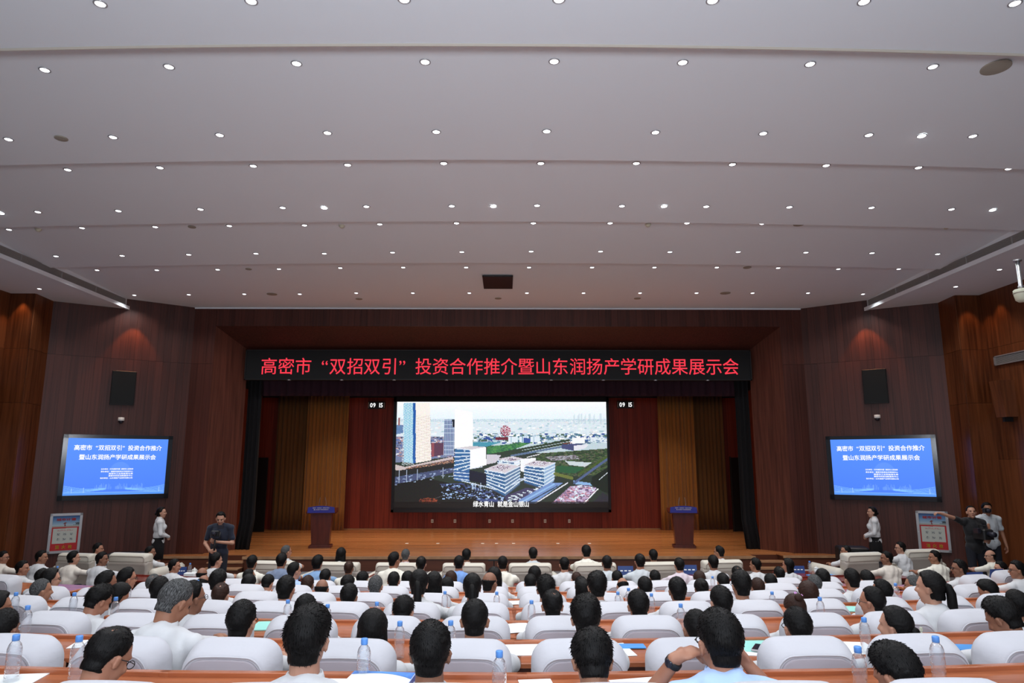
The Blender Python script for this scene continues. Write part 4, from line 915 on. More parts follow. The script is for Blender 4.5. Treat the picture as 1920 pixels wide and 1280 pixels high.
# ---- cream armchairs
def armchair_meshes():
    body = MB(); body.loft([rrect(w, zt, .1, .05, y, crown=0) for y, w, zt in ((-.19, .36, .76), (-.20, .38, .80), (-.13, .39, .83), (-.02, .385, .82), (.02, .36, .78))])
    hd = MB(); hd.loft([rrect(w, zt, .80, .05, y, crown=0) for y, w, zt in ((-.20, .34, .90), (-.175, .372, .935), (-.10, .38, .95), (-.01, .372, .94), (.03, .34, .90))])
    arm = MB(); arm.loft([[(x*s, y, z) for x, z in ((-.085, .05), (-.085, .50), (-.07, .56), (0, .60), (.07, .56), (.085, .50), (.085, .05))] for y, s in ((-.18, .8), (-.12, 1), (.5, 1), (.6, .85))])
    seat = MB().bbox(-.38, -.02, .2, .38, .58, .44, .04); base = MB().box(-.5, -.15, 0, .5, .55, .1)
    pp = MB().tube([Vector(q) for q in rrect(.345, .905, .82, .05, -.203)], .006, 6)
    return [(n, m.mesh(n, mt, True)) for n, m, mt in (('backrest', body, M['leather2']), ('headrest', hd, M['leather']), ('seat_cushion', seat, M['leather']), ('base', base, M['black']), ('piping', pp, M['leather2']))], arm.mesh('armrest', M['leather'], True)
AC, ARM = armchair_meshes()
def armchair(px, label, rz=None, off=0.0, sc_=1.0):
    p = at_row(px, 8, .9, off); t = thing('cream_armchair', label, 'armchair', p, rot(p.x) if rz is None else rz, 'cream leather armchairs')
    for n, me in AC: link(n, me, t)
    for s in (-1, 1): link('armrest', ARM, t, (s*.465, .05, .1))
    if sc_ != 1: t.scale = (sc_,)*3
    return t
SOFA = [(522, 0), (640, 0), (748, 0), (871.5, 0), (994, 0), (1114, 0), (1234, 0), (1350, .1)]
for i, (px, off) in enumerate(SOFA): armchair(px, 'cream leather armchair in front of the stage, %s from the left of the middle eight' % ordn(i+1), None, off)
armchair(256, 'cream leather armchair on the far left side, nearer the stage', -.2, -.05, 1.08); armchair(157, 'cream leather armchair at the far left below the hydrant cabinet', -.2, .15, 1.0)
armchair(1612, 'cream leather armchair on the right side, before the floor speaker', .2, .0, 1.08); armchair(1722, 'cream leather armchair at the far right below the hydrant cabinet', .2, .3, 1.05)
# side tables by armchairs with things on them
def cup(p, label):
    t = thing('lidded_cup', label, 'cup', p, 0, 'white lidded tea cups')
    MB().lathe([(.035, 0), (.045, .04), (.045, .10)], 18).obj('cup_body', M['whiteplastic'], t, True); MB().lathe([(.048, .10), (.04, .115), (.012, .125), (.014, .14), (.005, .145)], 18).obj('lid', M['whiteplastic'], t, True)
    MB().tube([(.045, 0, .085), (.08, 0, .075), (.08, 0, .04), (.043, 0, .03)], .006, 6).obj('handle', M['whiteplastic'], t, True)
def nameplate(p, label, w=.22, h=.12, rz=0):
    t = thing('name_plate', label, 'name plate', p, rz, 'blue name plates')
    m_ = MB(); m_.add([(-w/2, -.04, 0), (w/2, -.04, 0), (w/2, .04, 0), (-w/2, .04, 0), (-w/2, -.005, h), (w/2, -.005, h), (w/2, .005, h), (-w/2, .005, h)], [(3, 2, 1, 0), (4, 5, 6, 7), (0, 1, 5, 4), (1, 2, 6, 5), (2, 3, 7, 6), (3, 0, 4, 7)])
    m_.obj('plate_body', M['plate'], t); text('— — —', M['paper'], w=w*.7, h=h*.12, name='plate_lettering', parent=t, mx=Matrix.Translation((0, -.024, h*.5)) @ Matrix.Rotation(PI/2-.3, 4, 'X'))
def bottle_meshes():
    prof = [(.026, 0), (.032, .004), (.0325, .03), (.030, .045), (.0325, .06), (.030, .075), (.0325, .09), (.0325, .140), (.0315, .155), (.026, .172), (.015, .186), (.0125, .19), (.0125, .205)]
    b = MB(); b.lathe(prof, 20); w = MB(); w.lathe([(r*.93, z+.002) for r, z in prof if z < .13], 20)
    c = MB(); c.lathe([(.0155, .188), (.0165, .19), (.0165, .212), (.0145, .216)], 20)
    return b.mesh('bottle_body', M['pet'], True), w.mesh('water_fill', M['water'], True), c.mesh('cap', M['cap'], True)
BT = bottle_meshes()
def bottle(p, label, group='water bottles with blue caps'):
    t = thing('water_bottle', label, 'bottle', p, random.uniform(0, 3), group)
    for n, me in zip(('bottle_body', 'cap'), (BT[0], BT[2])): link(n, me, t)
    return t
def sidetable(p, label, w=.5, d=.5, h=.55, rz=0):
    t = thing('side_table', label, 'table', p, rz)
    MB().bbox(-w/2, -d/2, h-.03, w/2, d/2, h, .006).obj('table_top', M['cherry'], t)
    for sx in (-1, 1):
        for sy2 in (-1, 1): MB().box(sx*(w/2-.04)-.02, sy2*(d/2-.04)-.02, 0, sx*(w/2-.04)+.02, sy2*(d/2-.04)+.02, h-.03).obj('leg', M['cherry'], t)
    return Vector((p[0], p[1], h))
q = at_y(358, 1068, 13.5); q.z = 0; s_ = sidetable((q.x+.05, q.y, 0), 'dark red side table holding a bottle and cup, left of the cameraman', .95, .6, .62)
bottle((q.x+.0, q.y-.05, .62), 'small water bottle on the left side table beside the tea cup'); cup((q.x+.12, q.y-.12, .62), 'white lidded tea cup on the left side table'); nameplate((q.x-.16, q.y+.0, .62), 'blue card standing on the left side table', .16, .14)
tb = MB(); tb.bbox(-.1, -.06, 0, .1, .06, .07, .008); o = tb.obj('tissue_box', M['paper'], None, loc=(q.x-.05, q.y-.35, 0.62)); o.location = (q.x+.1, q.y-.24, .62); o['label'] = 'white tissue box at the near edge of the left side table'; o['category'] = 'box'
q = at_y(1520, 1070, 13.5); sidetable((q.x+.05, q.y, 0), 'dark red side table with blue papers, right of the stage', 1.3, .7, .62)
nameplate((q.x-.2, q.y+.1, .62), 'blue name plate on the right side table by the tea cup', .24, .13); bottle((q.x+.04, q.y+.12, .62), 'small water bottle behind the tea cup on the right side table'); cup((q.x+.10, q.y-.02, .62), 'white lidded tea cup on the right side table')
def sheet(p, w, d, rz, label, mt='paper', cat='paper', nm='paper_sheet', th=.004, group=None):
    o = MB().bbox(-w/2, -d/2, 0, w/2, d/2, th, .0012).obj(nm, M[mt], None, loc=p, rotz=rz); o['label'] = label; o['category'] = cat
    if group: o['group'] = group
    return o
sheet((q.x+.1, q.y-.22, .62), .5, .2, .1, 'light blue open folder on the right side table', 'blue', 'folder', 'blue_folder', .01); sheet((q.x+.45, q.y-.1, .62), .3, .2, -.2, 'white papers beside the blue folder on the right side table')
for i, (px, lb) in enumerate(((1174, 'small table with blue name plate, between armchairs left of the right lectern'), (1294, 'small table with blue name plate, between armchairs below the right lectern'), (697, 'small dark table between the second and third armchairs'))):
    p = at_row(px, 8, .6, .2); sidetable(p, lb, .3, .4, .68)
    if i < 2: nameplate((p.x, p.y, .68), 'blue name plate standing between armchairs, the %s one' % ('left', 'right')[i], .28, .16)
# side blocks: chairs and tables
EXTRA = []
for px, k, lb in ((18, 5.3, 'white covered chair at the left picture edge behind a table'), (1832, 5.3, 'white covered chair behind the blue name plate on the right'), (1890, 5.8, 'white covered chair at the far right behind the folded papers')):
    p = at_row(px, k, 1.0); chair(p.x, p.y, p.z, rot(p.x), lb)
p = at_row(150, 5.0, .8, .75); table(p.x-1.3, p.y+.25, p.z, rot(p.x), 2.8, 'cherry wood table with rounded near end at the left aisle')
p = at_row(1690, 5.3, .8, .75); table(p.x+1.3, p.y+.25, p.z, rot(p.x)+.12, 2.6, 'cherry wood table at the right aisle, farther of two'); TR1 = p
p = at_row(1786, 4.6, .8, .75); table(p.x+1.4, p.y+.3, p.z, rot(p.x)+.1, 2.8, 'cherry wood table at the right aisle, nearer of two'); TR2 = p
nameplate(Vector((min_x(1829, p.y+.4, p.z+.8-CZ)[0], p.y+.35, p.z+.76)), 'large blue name plate on the nearer right table', .28, .17, rot(p.x))
nameplate(Vector((min_x(1855, TR1.y+.75, TR1.z+.8-CZ)[0], TR1.y+.5, TR1.z+.76)), 'blue and white name plate on the farther right table', .24, .17, rot(p.x))
# ---- bottles (cap top pixel), placed on the desk plane that fits
def desk_point(px, py_top, k, h=.216):
    """bottle on desk of row k whose cap top appears at (px,py)"""
    z = rowZ(k)+.757+h; p = at_z(px, py_top, z); y0 = rowY(k, p.x)
    return p, p.y-y0
BPX = [(38,1189),(155,1191),(685,1196),(751,1166),(937,1221),(1610,1211),(1757,1192),(1622,1164),(542,1124),(616,1134),(708,1128),(846,1163),(59,1128),(222,1119),(245,1098),(37,1110),(145,1110),
       (835,1108),(932,1109),(997,1125),(1159,1109),(1179,1101),(1222,1112),(1277,1135),(1337,1080),(1449,1110),(1539,1119),(1682,1093),(113,1061),(374,1087)]
for i, (px, py) in enumerate(sorted(BPX)):
    best = None
    for k in range(7):
        p, dy = desk_point(px, py, k); e = abs(dy-.78)
        if best is None or e < best[0]: best = (e, k, p, dy)
    e, k, p, dy = best; y = rowY(k, p.x)+min(.92, max(.62, dy))
    # keep the cap at the same column of the picture
    X = min_x(px, y, rowZ(k)+1-CZ)[0]
    bottle((X, y, rowZ(k)+.757), 'clear water bottle with blue cap on the %s row desk, %s' % (ROWN[k], ('%s bottle from the left' % ordn(i+1)) if i < 20 else ('%s bottle from the right' % ordn(len(BPX)-i))))
# ---- papers and folders
def onto(px, py, k): p = at_z(px, py, rowZ(k)+.759); return p
PP = [(1215,1232,0,.26,.36,.2),(625,1268,0,.3,.2,.0),(10,1276,0,.3,.2,.2),(980,1172,1,.36,.26,.05),(1010,1205,0,.16,.3,.1),(1300,1202,1,.4,.2,.0),(1430,1212,1,.45,.34,-.2),(1460,1205,1,.3,.3,-.1),(1385,1200,1,.3,.2,.1),(970,1160,2,.25,.3,.3),(1145,1170,1,.25,.3,.1),(1225,1152,2,.2,.25,.1),(965,1110,4,.16,.2,0),(968,1123,4,.16,.2,.2),(1608,1215,1,.2,.3,-.2),(258,1104,4,.3,.25,0),(185,1180,1,.3,.2,.3)]
for i, (px, py, k, w, d, rz) in enumerate(sorted(PP)):
    p = onto(px, py, k); y0 = rowY(k, p.x); y = min(y0+.93-d/2, max(y0+.55+d/2, p.y)); sheet((p.x*(y/p.y), y, rowZ(k)+.758+.0007*(i % 7)), w, d, rz+rot(p.x), 'white paper sheets on the %s row desk, %s paper pile from the left' % (ROWN[k], ordn(i+1)), group='white papers on desks')
for px, py, k, w, d, rz, lb in ((502,1168,2,.22,.3,.1,'teal folder on the desk beside the man with a thin crown'),(1431,1172,1,.3,.28,-.1,'teal folder under the phone on the second row desk'),(1598,1142,3,.25,.25,-.1,'pale teal folder on the desk at right behind glasses man')):
    p = onto(px, py, k); y0 = rowY(k, p.x); y = min(y0+.8, max(y0+.7, p.y)); sheet((p.x*(y/p.y), y, rowZ(k)+.759), w, d, rz, lb, 'teal', 'folder', 'teal_folder', .008)
for px, py, k, w, d, rz, lb in ((1822,1216,1,.24,.14,-.1,'bright blue leaflet on the right desk near the last chair'),(735,1148,2,.16,.2,.2,'blue leaflet beside the man with spiky hair'),(1055,1198,1,.14,.2,.1,'blue leaflet between chairs near the middle of the desk'),(1180,1196,1,.2,.1,0,'pale blue printed leaflet on the second row desk')):
    p = onto(px, py, k); y0 = rowY(k, p.x); y = min(y0+.85, max(y0+.65, p.y)); sheet((p.x*(y/p.y), y, rowZ(k)+.763), w, d, rz, lb, 'blue', 'leaflet', 'blue_leaflet', .006)
p = onto(1436, 1170, 1); y = rowY(1, p.x)+.72; t = thing('mobile_phone', 'grey mobile phone lying on the teal folder', 'phone', (p.x*(y/p.y)-.05, y, rowZ(1)+.768), -.5)
MB().bbox(-.04, -.08, 0, .04, .08, .01, .003).obj('phone_body', M['alum'], t); MB().box(-.036, -.074, .01, .036, .074, .0112).obj('phone_screen', M['lens'], t)
# gift box on the nearest desk
bx = thing('gift_box', 'white and blue printed cardboard box lying on the nearest desk', 'box', (min_x(703, 3.28, -.95)[0], 3.30, rowZ(0)+.757), -.10)
MB().bbox(-.15, -.17, 0, .15, .17, .065, .003).obj('box_body', M['paper'], bx)
boxblue = mat('box_blue', srgb(52, 96, 196), .4, var=(9, srgb(96, 160, 230)))
MB().box(.150, -.168, .002, .1515, .168, .063).obj('side_print', boxblue, bx); 
m_ = MB(); n_ = 14; m_.add([(-.148+.296*i/n_, .167, .0662) for i in range(n_+1)]+[(-.148+.296*i/n_, .167-(.05-.03*math.sin(PI*i/n_*.9)+.06*(i/n_)**3), .0662) for i in range(n_+1)], [(i+n_+1, i+n_+2, i+1, i) for i in range(n_)]); m_.obj('top_print', boxblue, bx)
text('四 塑 乐 购', M['plate'], w=.2, h=.03, name='box_lettering', parent=bx, mx=Matrix.Translation((0, -.10, .0668)))
# ================================================================ PEOPLE
def remeshed(mb, name, vox, mats, smooth_it=2, disp=None):
    me = mb.mesh('tmp', []); o = bpy.data.objects.new('tmp', me); COL.objects.link(o)
    r = o.modifiers.new('r', 'REMESH'); r.mode = 'VOXEL'; r.voxel_size = vox; r.use_smooth_shade = True
    if smooth_it: s = o.modifiers.new('s', 'SMOOTH'); s.iterations = smooth_it; s.factor = .6
    out = bpy.data.meshes.new_from_object(o.evaluated_get(bpy.context.evaluated_depsgraph_get()))
    bpy.data.objects.remove(o); bpy.data.meshes.remove(me); out.name = name
    if disp:
        n = len(out.vertices); co = np.empty(n*3, np.float32); out.vertices.foreach_get('co', co); co = co.reshape(-1, 3)
        no = np.empty(n*3, np.float32); out.vertices.foreach_get('normal', no); no = no.reshape(-1, 3)
        co += no*disp(co)[:, None]; out.vertices.foreach_set('co', co.ravel())
    out.materials.clear(); [out.materials.append(m) for m in (mats if isinstance(mats, list) else [mats])]
    out.shade_smooth(); out.update(); return out
def T3(p, rx=0, ry=0, rz=0): return Matrix.Translation(p) @ Matrix.Rotation(rz, 4, 'Z') @ Matrix.Rotation(rx, 4, 'X') @ Matrix.Rotation(ry, 4, 'Y')
def head_mb(fem=False):
    """head in its own frame: origin at the middle of the skull, face towards +Y, top at z=.112"""
    m = MB(); f = .95 if fem else 1
    m.ell((0, -.008, .018), (.075*f, .094, .094)); m.ell((0, .028, -.040), (.062*f, .062, .085)); m.ell((0, .052, -.100), (.032*f, .030, .024))
    m.ell((0, .018, -.078), (.052*f, .050, .040)); m.ell((0, .072, .022), (.050, .018, .018))                    # jaw, brow
    m.cap((0, .088, .004), (0, .104, -.030), .009, .013); m.ell((0, .098, -.036), (.016, .011, .009))            # nose
    m.ell((0, .084, -.060), (.022, .010, .007)); m.ell((0, .083, -.071), (.018, .009, .007))                     # lips
    for s in (-1, 1):
        m.ell((s*.030, .074, -.030), (.022, .016, .022))                                                          # cheek
        m.ell((s*(.078*f), -.002, -.022), (.009, .020, .031), Matrix.Rotation(s*.35, 3, 'Z')); m.ell((s*(.083*f), -.006, -.006), (.010, .018, .016), Matrix.Rotation(s*.4, 3, 'Z'))
    return m
def hand(m, wr, d, nrm, curl=.5, side=1, s=1.0):
    """palm, four unequal bent fingers and a side thumb; d=forearm direction, nrm=back of the hand"""
    wr = Vector(wr); d = Vector(d).normalized(); nrm = Vector(nrm); nrm = (nrm-d*nrm.dot(d)).normalized(); l = d.cross(nrm)*side
    rotm = Matrix((l, d, nrm)).transposed()
    m.ell(wr+d*.045*s, (.040*s, .052*s, .016*s), rotm); m.cap(wr-d*.02, wr+d*.02*s, .024*s, .026*s)
    for i, (off, L) in enumerate(((-.029, .072), (-.010, .080), (.010, .075), (.029, .060))):
        a = wr+d*.082*s+l*off*s; a0 = wr+d*.04*s+l*off*.8*s; c1 = curl*.7; u = (d*math.cos(c1)-nrm*math.sin(c1)); b = a+u*L*.5*s; c2 = curl*1.9; v = (d*math.cos(c2)-nrm*math.sin(c2)); c = b+v*L*.5*s
        m.cap(a0, a, .010*s, .0095*s, 8); m.cap(a, b, .0095*s, .0088*s, 8); m.cap(b, c, .0088*s, .0078*s, 8)
    t0 = wr+d*.022*s-l*.026*s; t1 = t0-l*.024*s+d*.028*s-nrm*.008*s; t2 = t1+d*.03*s+l*.004*s-nrm*.012*s*(1+curl)
    m.cap(t0, t1, .014*s, .011*s, 8); m.cap(t1, t2, .011*s, .009*s, 8)
def torso_mb(m, P, g=0.0, fem=False):
    f = .9 if fem else 1.0; pel, ab, ch, yk = P['pelvis'], P['ab'], P['chest'], P['yoke']
    m.ell(pel, (.165*f+g, .12+g, .125+g)); m.ell(ab, (.148*f+g, .108+g, .15+g)); m.ell(ch, (.168*f+g, .112+g, .19+g)); m.ell(yk, (.165*f+g, .080+g, .075+g))
    for s, k in ((-1, 'shL'), (1, 'shR')): m.cap(Vector(P['neck'])+Vector((s*.02, -.012, -.02)), Vector(P[k])+Vector((-s*.02, 0, .012)), .048+g, .050+g); m.ell(P[k], (.056+g, .06+g, .058+g))
    if fem:
        for s in (-1, 1): m.ell(Vector(ch)+Vector((s*.07, .085, .0)), (.055+g, .05+g, .055+g))
SEATP = dict(pelvis=(0, 0, .55), ab=(0, .02, .68), chest=(0, .055, .79), yoke=(0, .085, .875), neck=(0, .105, .940), shL=(-.180, .085, .862), shR=(.180, .085, .862),
             hipL=(-.09, .02, .53), hipR=(.09, .02, .53), knL=(-.12, .43, .52), knR=(.12, .43, .52), anL=(-.12, .40, .09), anR=(.12, .40, .09),
             elL=(-.25, .33, .800), elR=(.25, .33, .800), wrL=(-.12, .53, .795), wrR=(.12, .53, .795), hdL=(.4, .9, 0), hdR=(-.4, .9, 0), hnL=(0, 0, 1), hnR=(0, 0, 1), curl=.35, hy=.115, hz=1.105)
STANDP = dict(pelvis=(0, 0, .95), ab=(0, .005, 1.10), chest=(0, 0, 1.27), yoke=(0, -.01, 1.40), neck=(0, -.01, 1.46), shL=(-.185, -.01, 1.40), shR=(.185, -.01, 1.40),
             hipL=(-.085, 0, .92), hipR=(.085, 0, .92), knL=(-.10, .02, .50), knR=(.10, .02, .50), anL=(-.11, -.02, .09), anR=(.11, -.02, .09),
             elL=(-.24, -.02, 1.13), elR=(.24, -.02, 1.13), wrL=(-.23, .10, .90), wrR=(.23, .10, .90), hdL=(0, .1, -1), hdR=(0, .1, -1), hnL=(-1, 0, 0), hnR=(1, 0, 0), curl=.4, hy=.02, hz=1.60)
def headmat(P, turn, pitch): 
    """head frame in body coordinates, turning about the neck pivot"""
    piv = Vector((0, P['hy']-.02, P['hz']-.10)); return Matrix.Translation(piv) @ Matrix.Rotation(turn, 4, 'Z') @ Matrix.Rotation(-pitch, 4, 'X') @ Matrix.Translation((0, .02, .10))
def limbs(m, P, g=0.0, arms='full', legs=True):
    for k in 'LR':
        if arms == 'full': m.cap(P['sh'+k], P['el'+k], .046+g, .036+g); m.cap(P['el'+k], P['wr'+k], .037+g, .026+g)
        if arms == 'long': m.cap(P['sh'+k], P['el'+k], .056+g, .048+g); m.cap(P['el'+k], Vector(P['wr'+k])-(Vector(P['wr'+k])-Vector(P['el'+k]))*.06, .046+g, .036+g)
        if arms == 'short': v = Vector(P['el'+k])-Vector(P['sh'+k]); m.cap(P['sh'+k], Vector(P['sh'+k])+v*.68, .060+g, .056+g)
        if legs: m.cap(P['hip'+k], P['kn'+k], .080+g, .055+g); m.cap(P['kn'+k], P['an'+k], .054+g, .036+g)
BODY = {}
def body_meshes(key, P, turn=0, pitch=0, fem=False, sleeves='short', skirt=False, vox=.0085):
    if key in BODY: return BODY[key]
    m = MB(); torso_mb(m, P, -.006, fem); limbs(m, P, -.004 if fem else 0); Hm = headmat(P, turn, pitch)
    hm = head_mb(fem); hm.xf(Hm); m.add(hm.v, hm.f)
    a = Hm @ Vector((0, -.022, -.05)); m.cap(Vector(P['neck'])+Vector((0, -.005, -.03)), a, .066 if not fem else .052, .058 if not fem else .045); m.cap(Vector(P['neck'])+Vector((0, .02, -.03)), Hm @ Vector((0, .02, -.07)), .045, .042)
    for k, sd in (('L', 1), ('R', -1)):
        hand(m, P['wr'+k], P['hd'+k], P['hn'+k], P['curl'], sd)
        an = Vector(P['an'+k]); m.ell((an.x, an.y+.07, .04), (.045, .125, .04))
    bm_ = remeshed(m, 'person', vox, M['skin'], 2)
    s = MB(); torso_mb(s, P, .014, fem); limbs(s, P, 0, sleeves, False)
    rg = MB(); nk = Vector(P['neck']); up = ((Hm @ Vector((0, -.02, -.06)))-nk).normalized(); up = (up+Vector((0, 0, 1.4))).normalized()
    s.cap(nk+Vector((0, 0, -.03)), nk+up*.012, .074 if not fem else .064, .068 if not fem else .058)
    def wr(co): 
        x, y, z = co[:, 0], co[:, 1], co[:, 2]
        return (.0045*np.sin(26*z+9*np.sin(7*x+3)+14*y)+.003*np.sin(47*x+18*z))*np.clip((1.5-abs(x)*0), 0, 1)
    sm = remeshed(s, 'shirt', .0125, SH['white'], 2, wr)
    c = MB(); n = 22; rings = []
    for rr, dz in ((.0, 0), (.006, .028), (.010, .030), (.018, .004), (.014, -.006)):
        rings.append([tuple(nk+up*(dz+.012)+Vector(((.062 if not fem else .052)+rr, 0, 0)).lerp(Vector((0, 0, 0)), 0)*math.cos(2*PI*i/n)+Vector((0, (.060 if not fem else .050)+rr, 0))*math.sin(2*PI*i/n)) for i in range(n)])
    c.loft(rings, False); cm = c.mesh('collar', SH['white'], True)
    t = MB()
    if skirt:
        t.lathe([(.15, 1.04), (.165, .95), (.185, .85), (.175, .56)], 28); t.v = [(x, y*.75, z) for x, y, z in t.v]; tm = t.mesh('skirt', M['blackcloth'], True)
    else:
        t.ell(P['pelvis'], (.172, .128, .125)); limbs(t, P, .014, 'none'); tm = remeshed(t, 'trousers', .014, M['trousers'], 2)
    sh = MB()
    for k in 'LR': an = Vector(P['an'+k]); sh.ell((an.x, an.y+.075, .045), (.052, .14, .048)); sh.box(an.x-.045, an.y-.05, 0, an.x+.045, an.y+.19, .02)
    shm = sh.mesh('shoes', M['black'], True)
    BODY[key] = (bm_, sm, cm, tm, shm, Hm); return BODY[key]
# ---- hair
def ss(x): x = min(1, max(0, x)); return x*x*(3-2*x)
HAIR = {}
def hair_mesh(style, seed=0, grey=0):
    key = (style, seed)
    if key in HAIR: return HAIR[key]
    rnd = random.Random(seed*31+hash(style) % 97 if False else seed*31+sum(map(ord, style))); m = MB(); na, ne = 72, 44; fem = style in ('long', 'tail', 'bun', 'bob', 'lowbun')
    T = dict(short=.014, spiky=.015, side=.019, thin=.012, bald=.008, crop=.009, long=.020, tail=.012, bun=.013, bob=.024, lowbun=.014, curly=.020)[style]
    nape = {'short': -57, 'spiky': -54, 'side': -60, 'thin': -56, 'bald': -56, 'crop': -55, 'curly': -60}.get(style, -64)
    crown = Vector((.012*rnd.uniform(-1, 1), -.055, .085)).normalized()
    off = Vector((rnd.random()*9, rnd.random()*9, rnd.random()*9))
    def thick(d, az, el):
        a = abs(az)      # 0 = back, PI = front
        u = a/PI; hl = nape if u < .30 else (nape+(-14-nape)*ss((u-.30)/.16) if u < .46 else (-14+(42+14)*ss((u-.52)/.22)))
        e = (el-R(hl))/R(12); t = T*ss(e)
        fade = ss((math.degrees(el)-hl)/50); t *= (.45+.55*fade) if not fem else 1
        if style in ('side', 'spiky', 'short', 'curly') and d.z > 0: t += (.011 if style != 'short' else .005)*ss(d.z)*ss((d.y+.5))
        if style == 'side': t += .008*ss(d.z)*ss(d.x*1.5+.4)
        n = noise.noise(d*7+off)*.0028+noise.noise(Vector((d.x*26, d.y*26, d.z*6))+off)*.0016
        if style == 'curly': n += abs(noise.noise(d*12+off))*.010
        t += n*(1 if e > .3 else 0)
        if style == 'thin': c = d.angle(crown); q_ = (1-ss((c-.10)/.42)); t -= .0135*q_+q_*.010*noise.noise(d*34+off) 
        if style == 'bald':
            if d.z > .15+.05*noise.noise(d*9+off): t = -.004
        if e < .05: t = -.008
        return t
    vs = []; fs = []; info = []
    for j in range(ne+1):
        el = -R(75)+j/ne*R(165)
        for i in range(na):
            az = -PI+2*PI*i/na; d = Vector((math.sin(az)*math.cos(el), -math.cos(az)*math.cos(el), math.sin(el)))
            k = 1/math.sqrt((d.x/.0762)**2+(d.y/.0955)**2+(d.z/.0955)**2); t = thick(d, az, el)
            ce = math.cos(el); den = (math.sin(az)*ce)**2+(math.cos(az)*ce)**2; yo = -.019; cy = -math.cos(az)*ce
            bq = -2*cy*yo; rc = (-bq+math.sqrt(max(0, bq*bq-4*den*(yo*yo-.060**2))))/(2*den) if den > 1e-6 else k
            w_ = ss((-math.degrees(el)-22)/20)*ss((math.cos(az)+.35)/.5)
            k = k+(min(max(k, rc), k+.03)-k)*w_; r = k+t
            vs.append(Vector((0, -.008, .018))+d*r); info.append((t, d))
    for j in range(ne):
        for i in range(na): q = (i+1) % na; fs.append((j*na+i, j*na+q, (j+1)*na+q, (j+1)*na+i))
    m.add(vs, fs)
    # tufts following the comb direction give the rim of the hair its fringe
    nt = {'spiky': 1300, 'short': 1400, 'side': 1300, 'thin': 1100, 'curly': 1300, 'crop': 1200}.get(style, 300)
    for _ in range(nt):
        q = rnd.randrange(len(vs)); t, d = info[q]
        if t < .004: continue
        p = vs[q]; L = {'spiky': .022, 'crop': .007, 'curly': .014, 'side': .016}.get(style, .010)*rnd.uniform(.5, 1.2)*min(1, t/.01)
        tang = (d-crown*1.0); tang = (tang-d*tang.dot(d)); tang = tang.normalized() if tang.length > 1e-3 else Vector((0, 1, 0))
        lift = rnd.uniform(.05, .38) if style != 'spiky' else rnd.uniform(.3, 1.3)
        if style in ('long', 'tail', 'bob', 'bun', 'lowbun'): lift = .08
        tip = p+(tang+d*lift+Vector((rnd.uniform(-.4, .4), rnd.uniform(-.4, .4), rnd.uniform(-.3, .3)))).normalized()*L; sd = d.cross(tang)*.0016
        b = p-d*.003; m.add([b+sd, b-sd, b+d*.004, tip], [(0, 1, 3), (1, 2, 3), (2, 0, 3)])
    if style in ('long', 'bob'):
        zb = -.30 if style == 'long' else -.135; rings = []
        for j in range(12):
            u = j/11; z = .05+(zb-.05)*u; rx = .090+.012*math.sin(u*2.6); ry = .080-.02*u; rg = []
            for i in range(26):
                a = PI*1.04*(i/25)-PI*.02; w = 1+.03*math.sin(i*2.7+seed)+.02*math.sin(i*5.1+u*3); rg.append((rx*math.cos(a)*w, -.012-ry*math.sin(a)*w-.02*u, z-.01*math.sin(i*1.9)*(u > .9)))
            for i in range(26):
                a = PI*(1-i/25); rg.append(((rx-.022)*math.cos(a), -.012-(ry-.026)*math.sin(a)-.02*u, z))
            rings.append(rg)
        m.loft(rings)
    if style == 'tail':
        pts = [Vector((.0, -.095, .03)), Vector((.005, -.125, .01)), Vector((.01, -.135, -.04)), Vector((.012, -.132, -.12)), Vector((.015, -.128, -.2)), Vector((.02, -.120, -.28)), Vector((.024, -.11, -.34))]
        m.tube(pts, [.018, .026, .034, .036, .032, .022, .006], 14); m.tube([pts[0]+Vector((0, .004, 0)), pts[0]+Vector((.001, -.018, -.004))], [.021, .021], 12)
    if style in ('bun', 'lowbun'):
        z = .06 if style == 'bun' else -.03; m.ell((0, -.118, z), (.036, .028, .034)); 
    me = m.mesh('hair', M['hair'], True); HAIR[key] = me; return me
def setmat(o, mt):
    if mt is None: return
    if not o.material_slots: return
    o.material_slots[0].link = 'OBJECT'; o.material_slots[0].material = mt
def glasses(parent, Hm):
    m = MB()
    for s in (-1, 1): m.tube([(s*.033+.025*math.cos(a), .097, -.001+.018*math.sin(a)) for a in np.linspace(0, 2*PI, 15)], .0022, 5); m.tube([(s*.058, .096, .004), (s*.078, .06, .004), (s*.084, -.008, -.004)], .0022, 5)
    m.tube([(-.008, .099, .002), (.008, .099, .002)], .0022, 5); o = m.obj('glasses', M['black'], parent); o.matrix_local = Hm; return o
EYE = {}
def face_bits(parent, Hm):
    if not EYE:
        EYE['eye'] = MB().ell((0, 0, 0), (.012, .006, .006), n=10, m=6).mesh('eye', M['black'], True)
        EYE['eyebrow'] = MB().ell((0, 0, 0), (.019, .005, .0035), n=10, m=6).mesh('eyebrow', M['hair'], True)
        EYE['lips'] = MB().ell((0, 0, 0), (.019, .006, .0055), n=10, m=6).mesh('lips', mat('lips', (.30, .07, .06, 1), .5, bump=(40, .02, .001)), True)
    for s in (-1, 1):
        for nm, p in (('eye', (s*.031, .0865, -.004)), ('eyebrow', (s*.032, .0885, .016))): o = link(nm, EYE[nm], parent); o.matrix_local = Hm @ Matrix.Translation(p)
    o = link('lips', EYE['lips'], parent); o.matrix_local = Hm @ Matrix.Translation((0, .091, -.066))
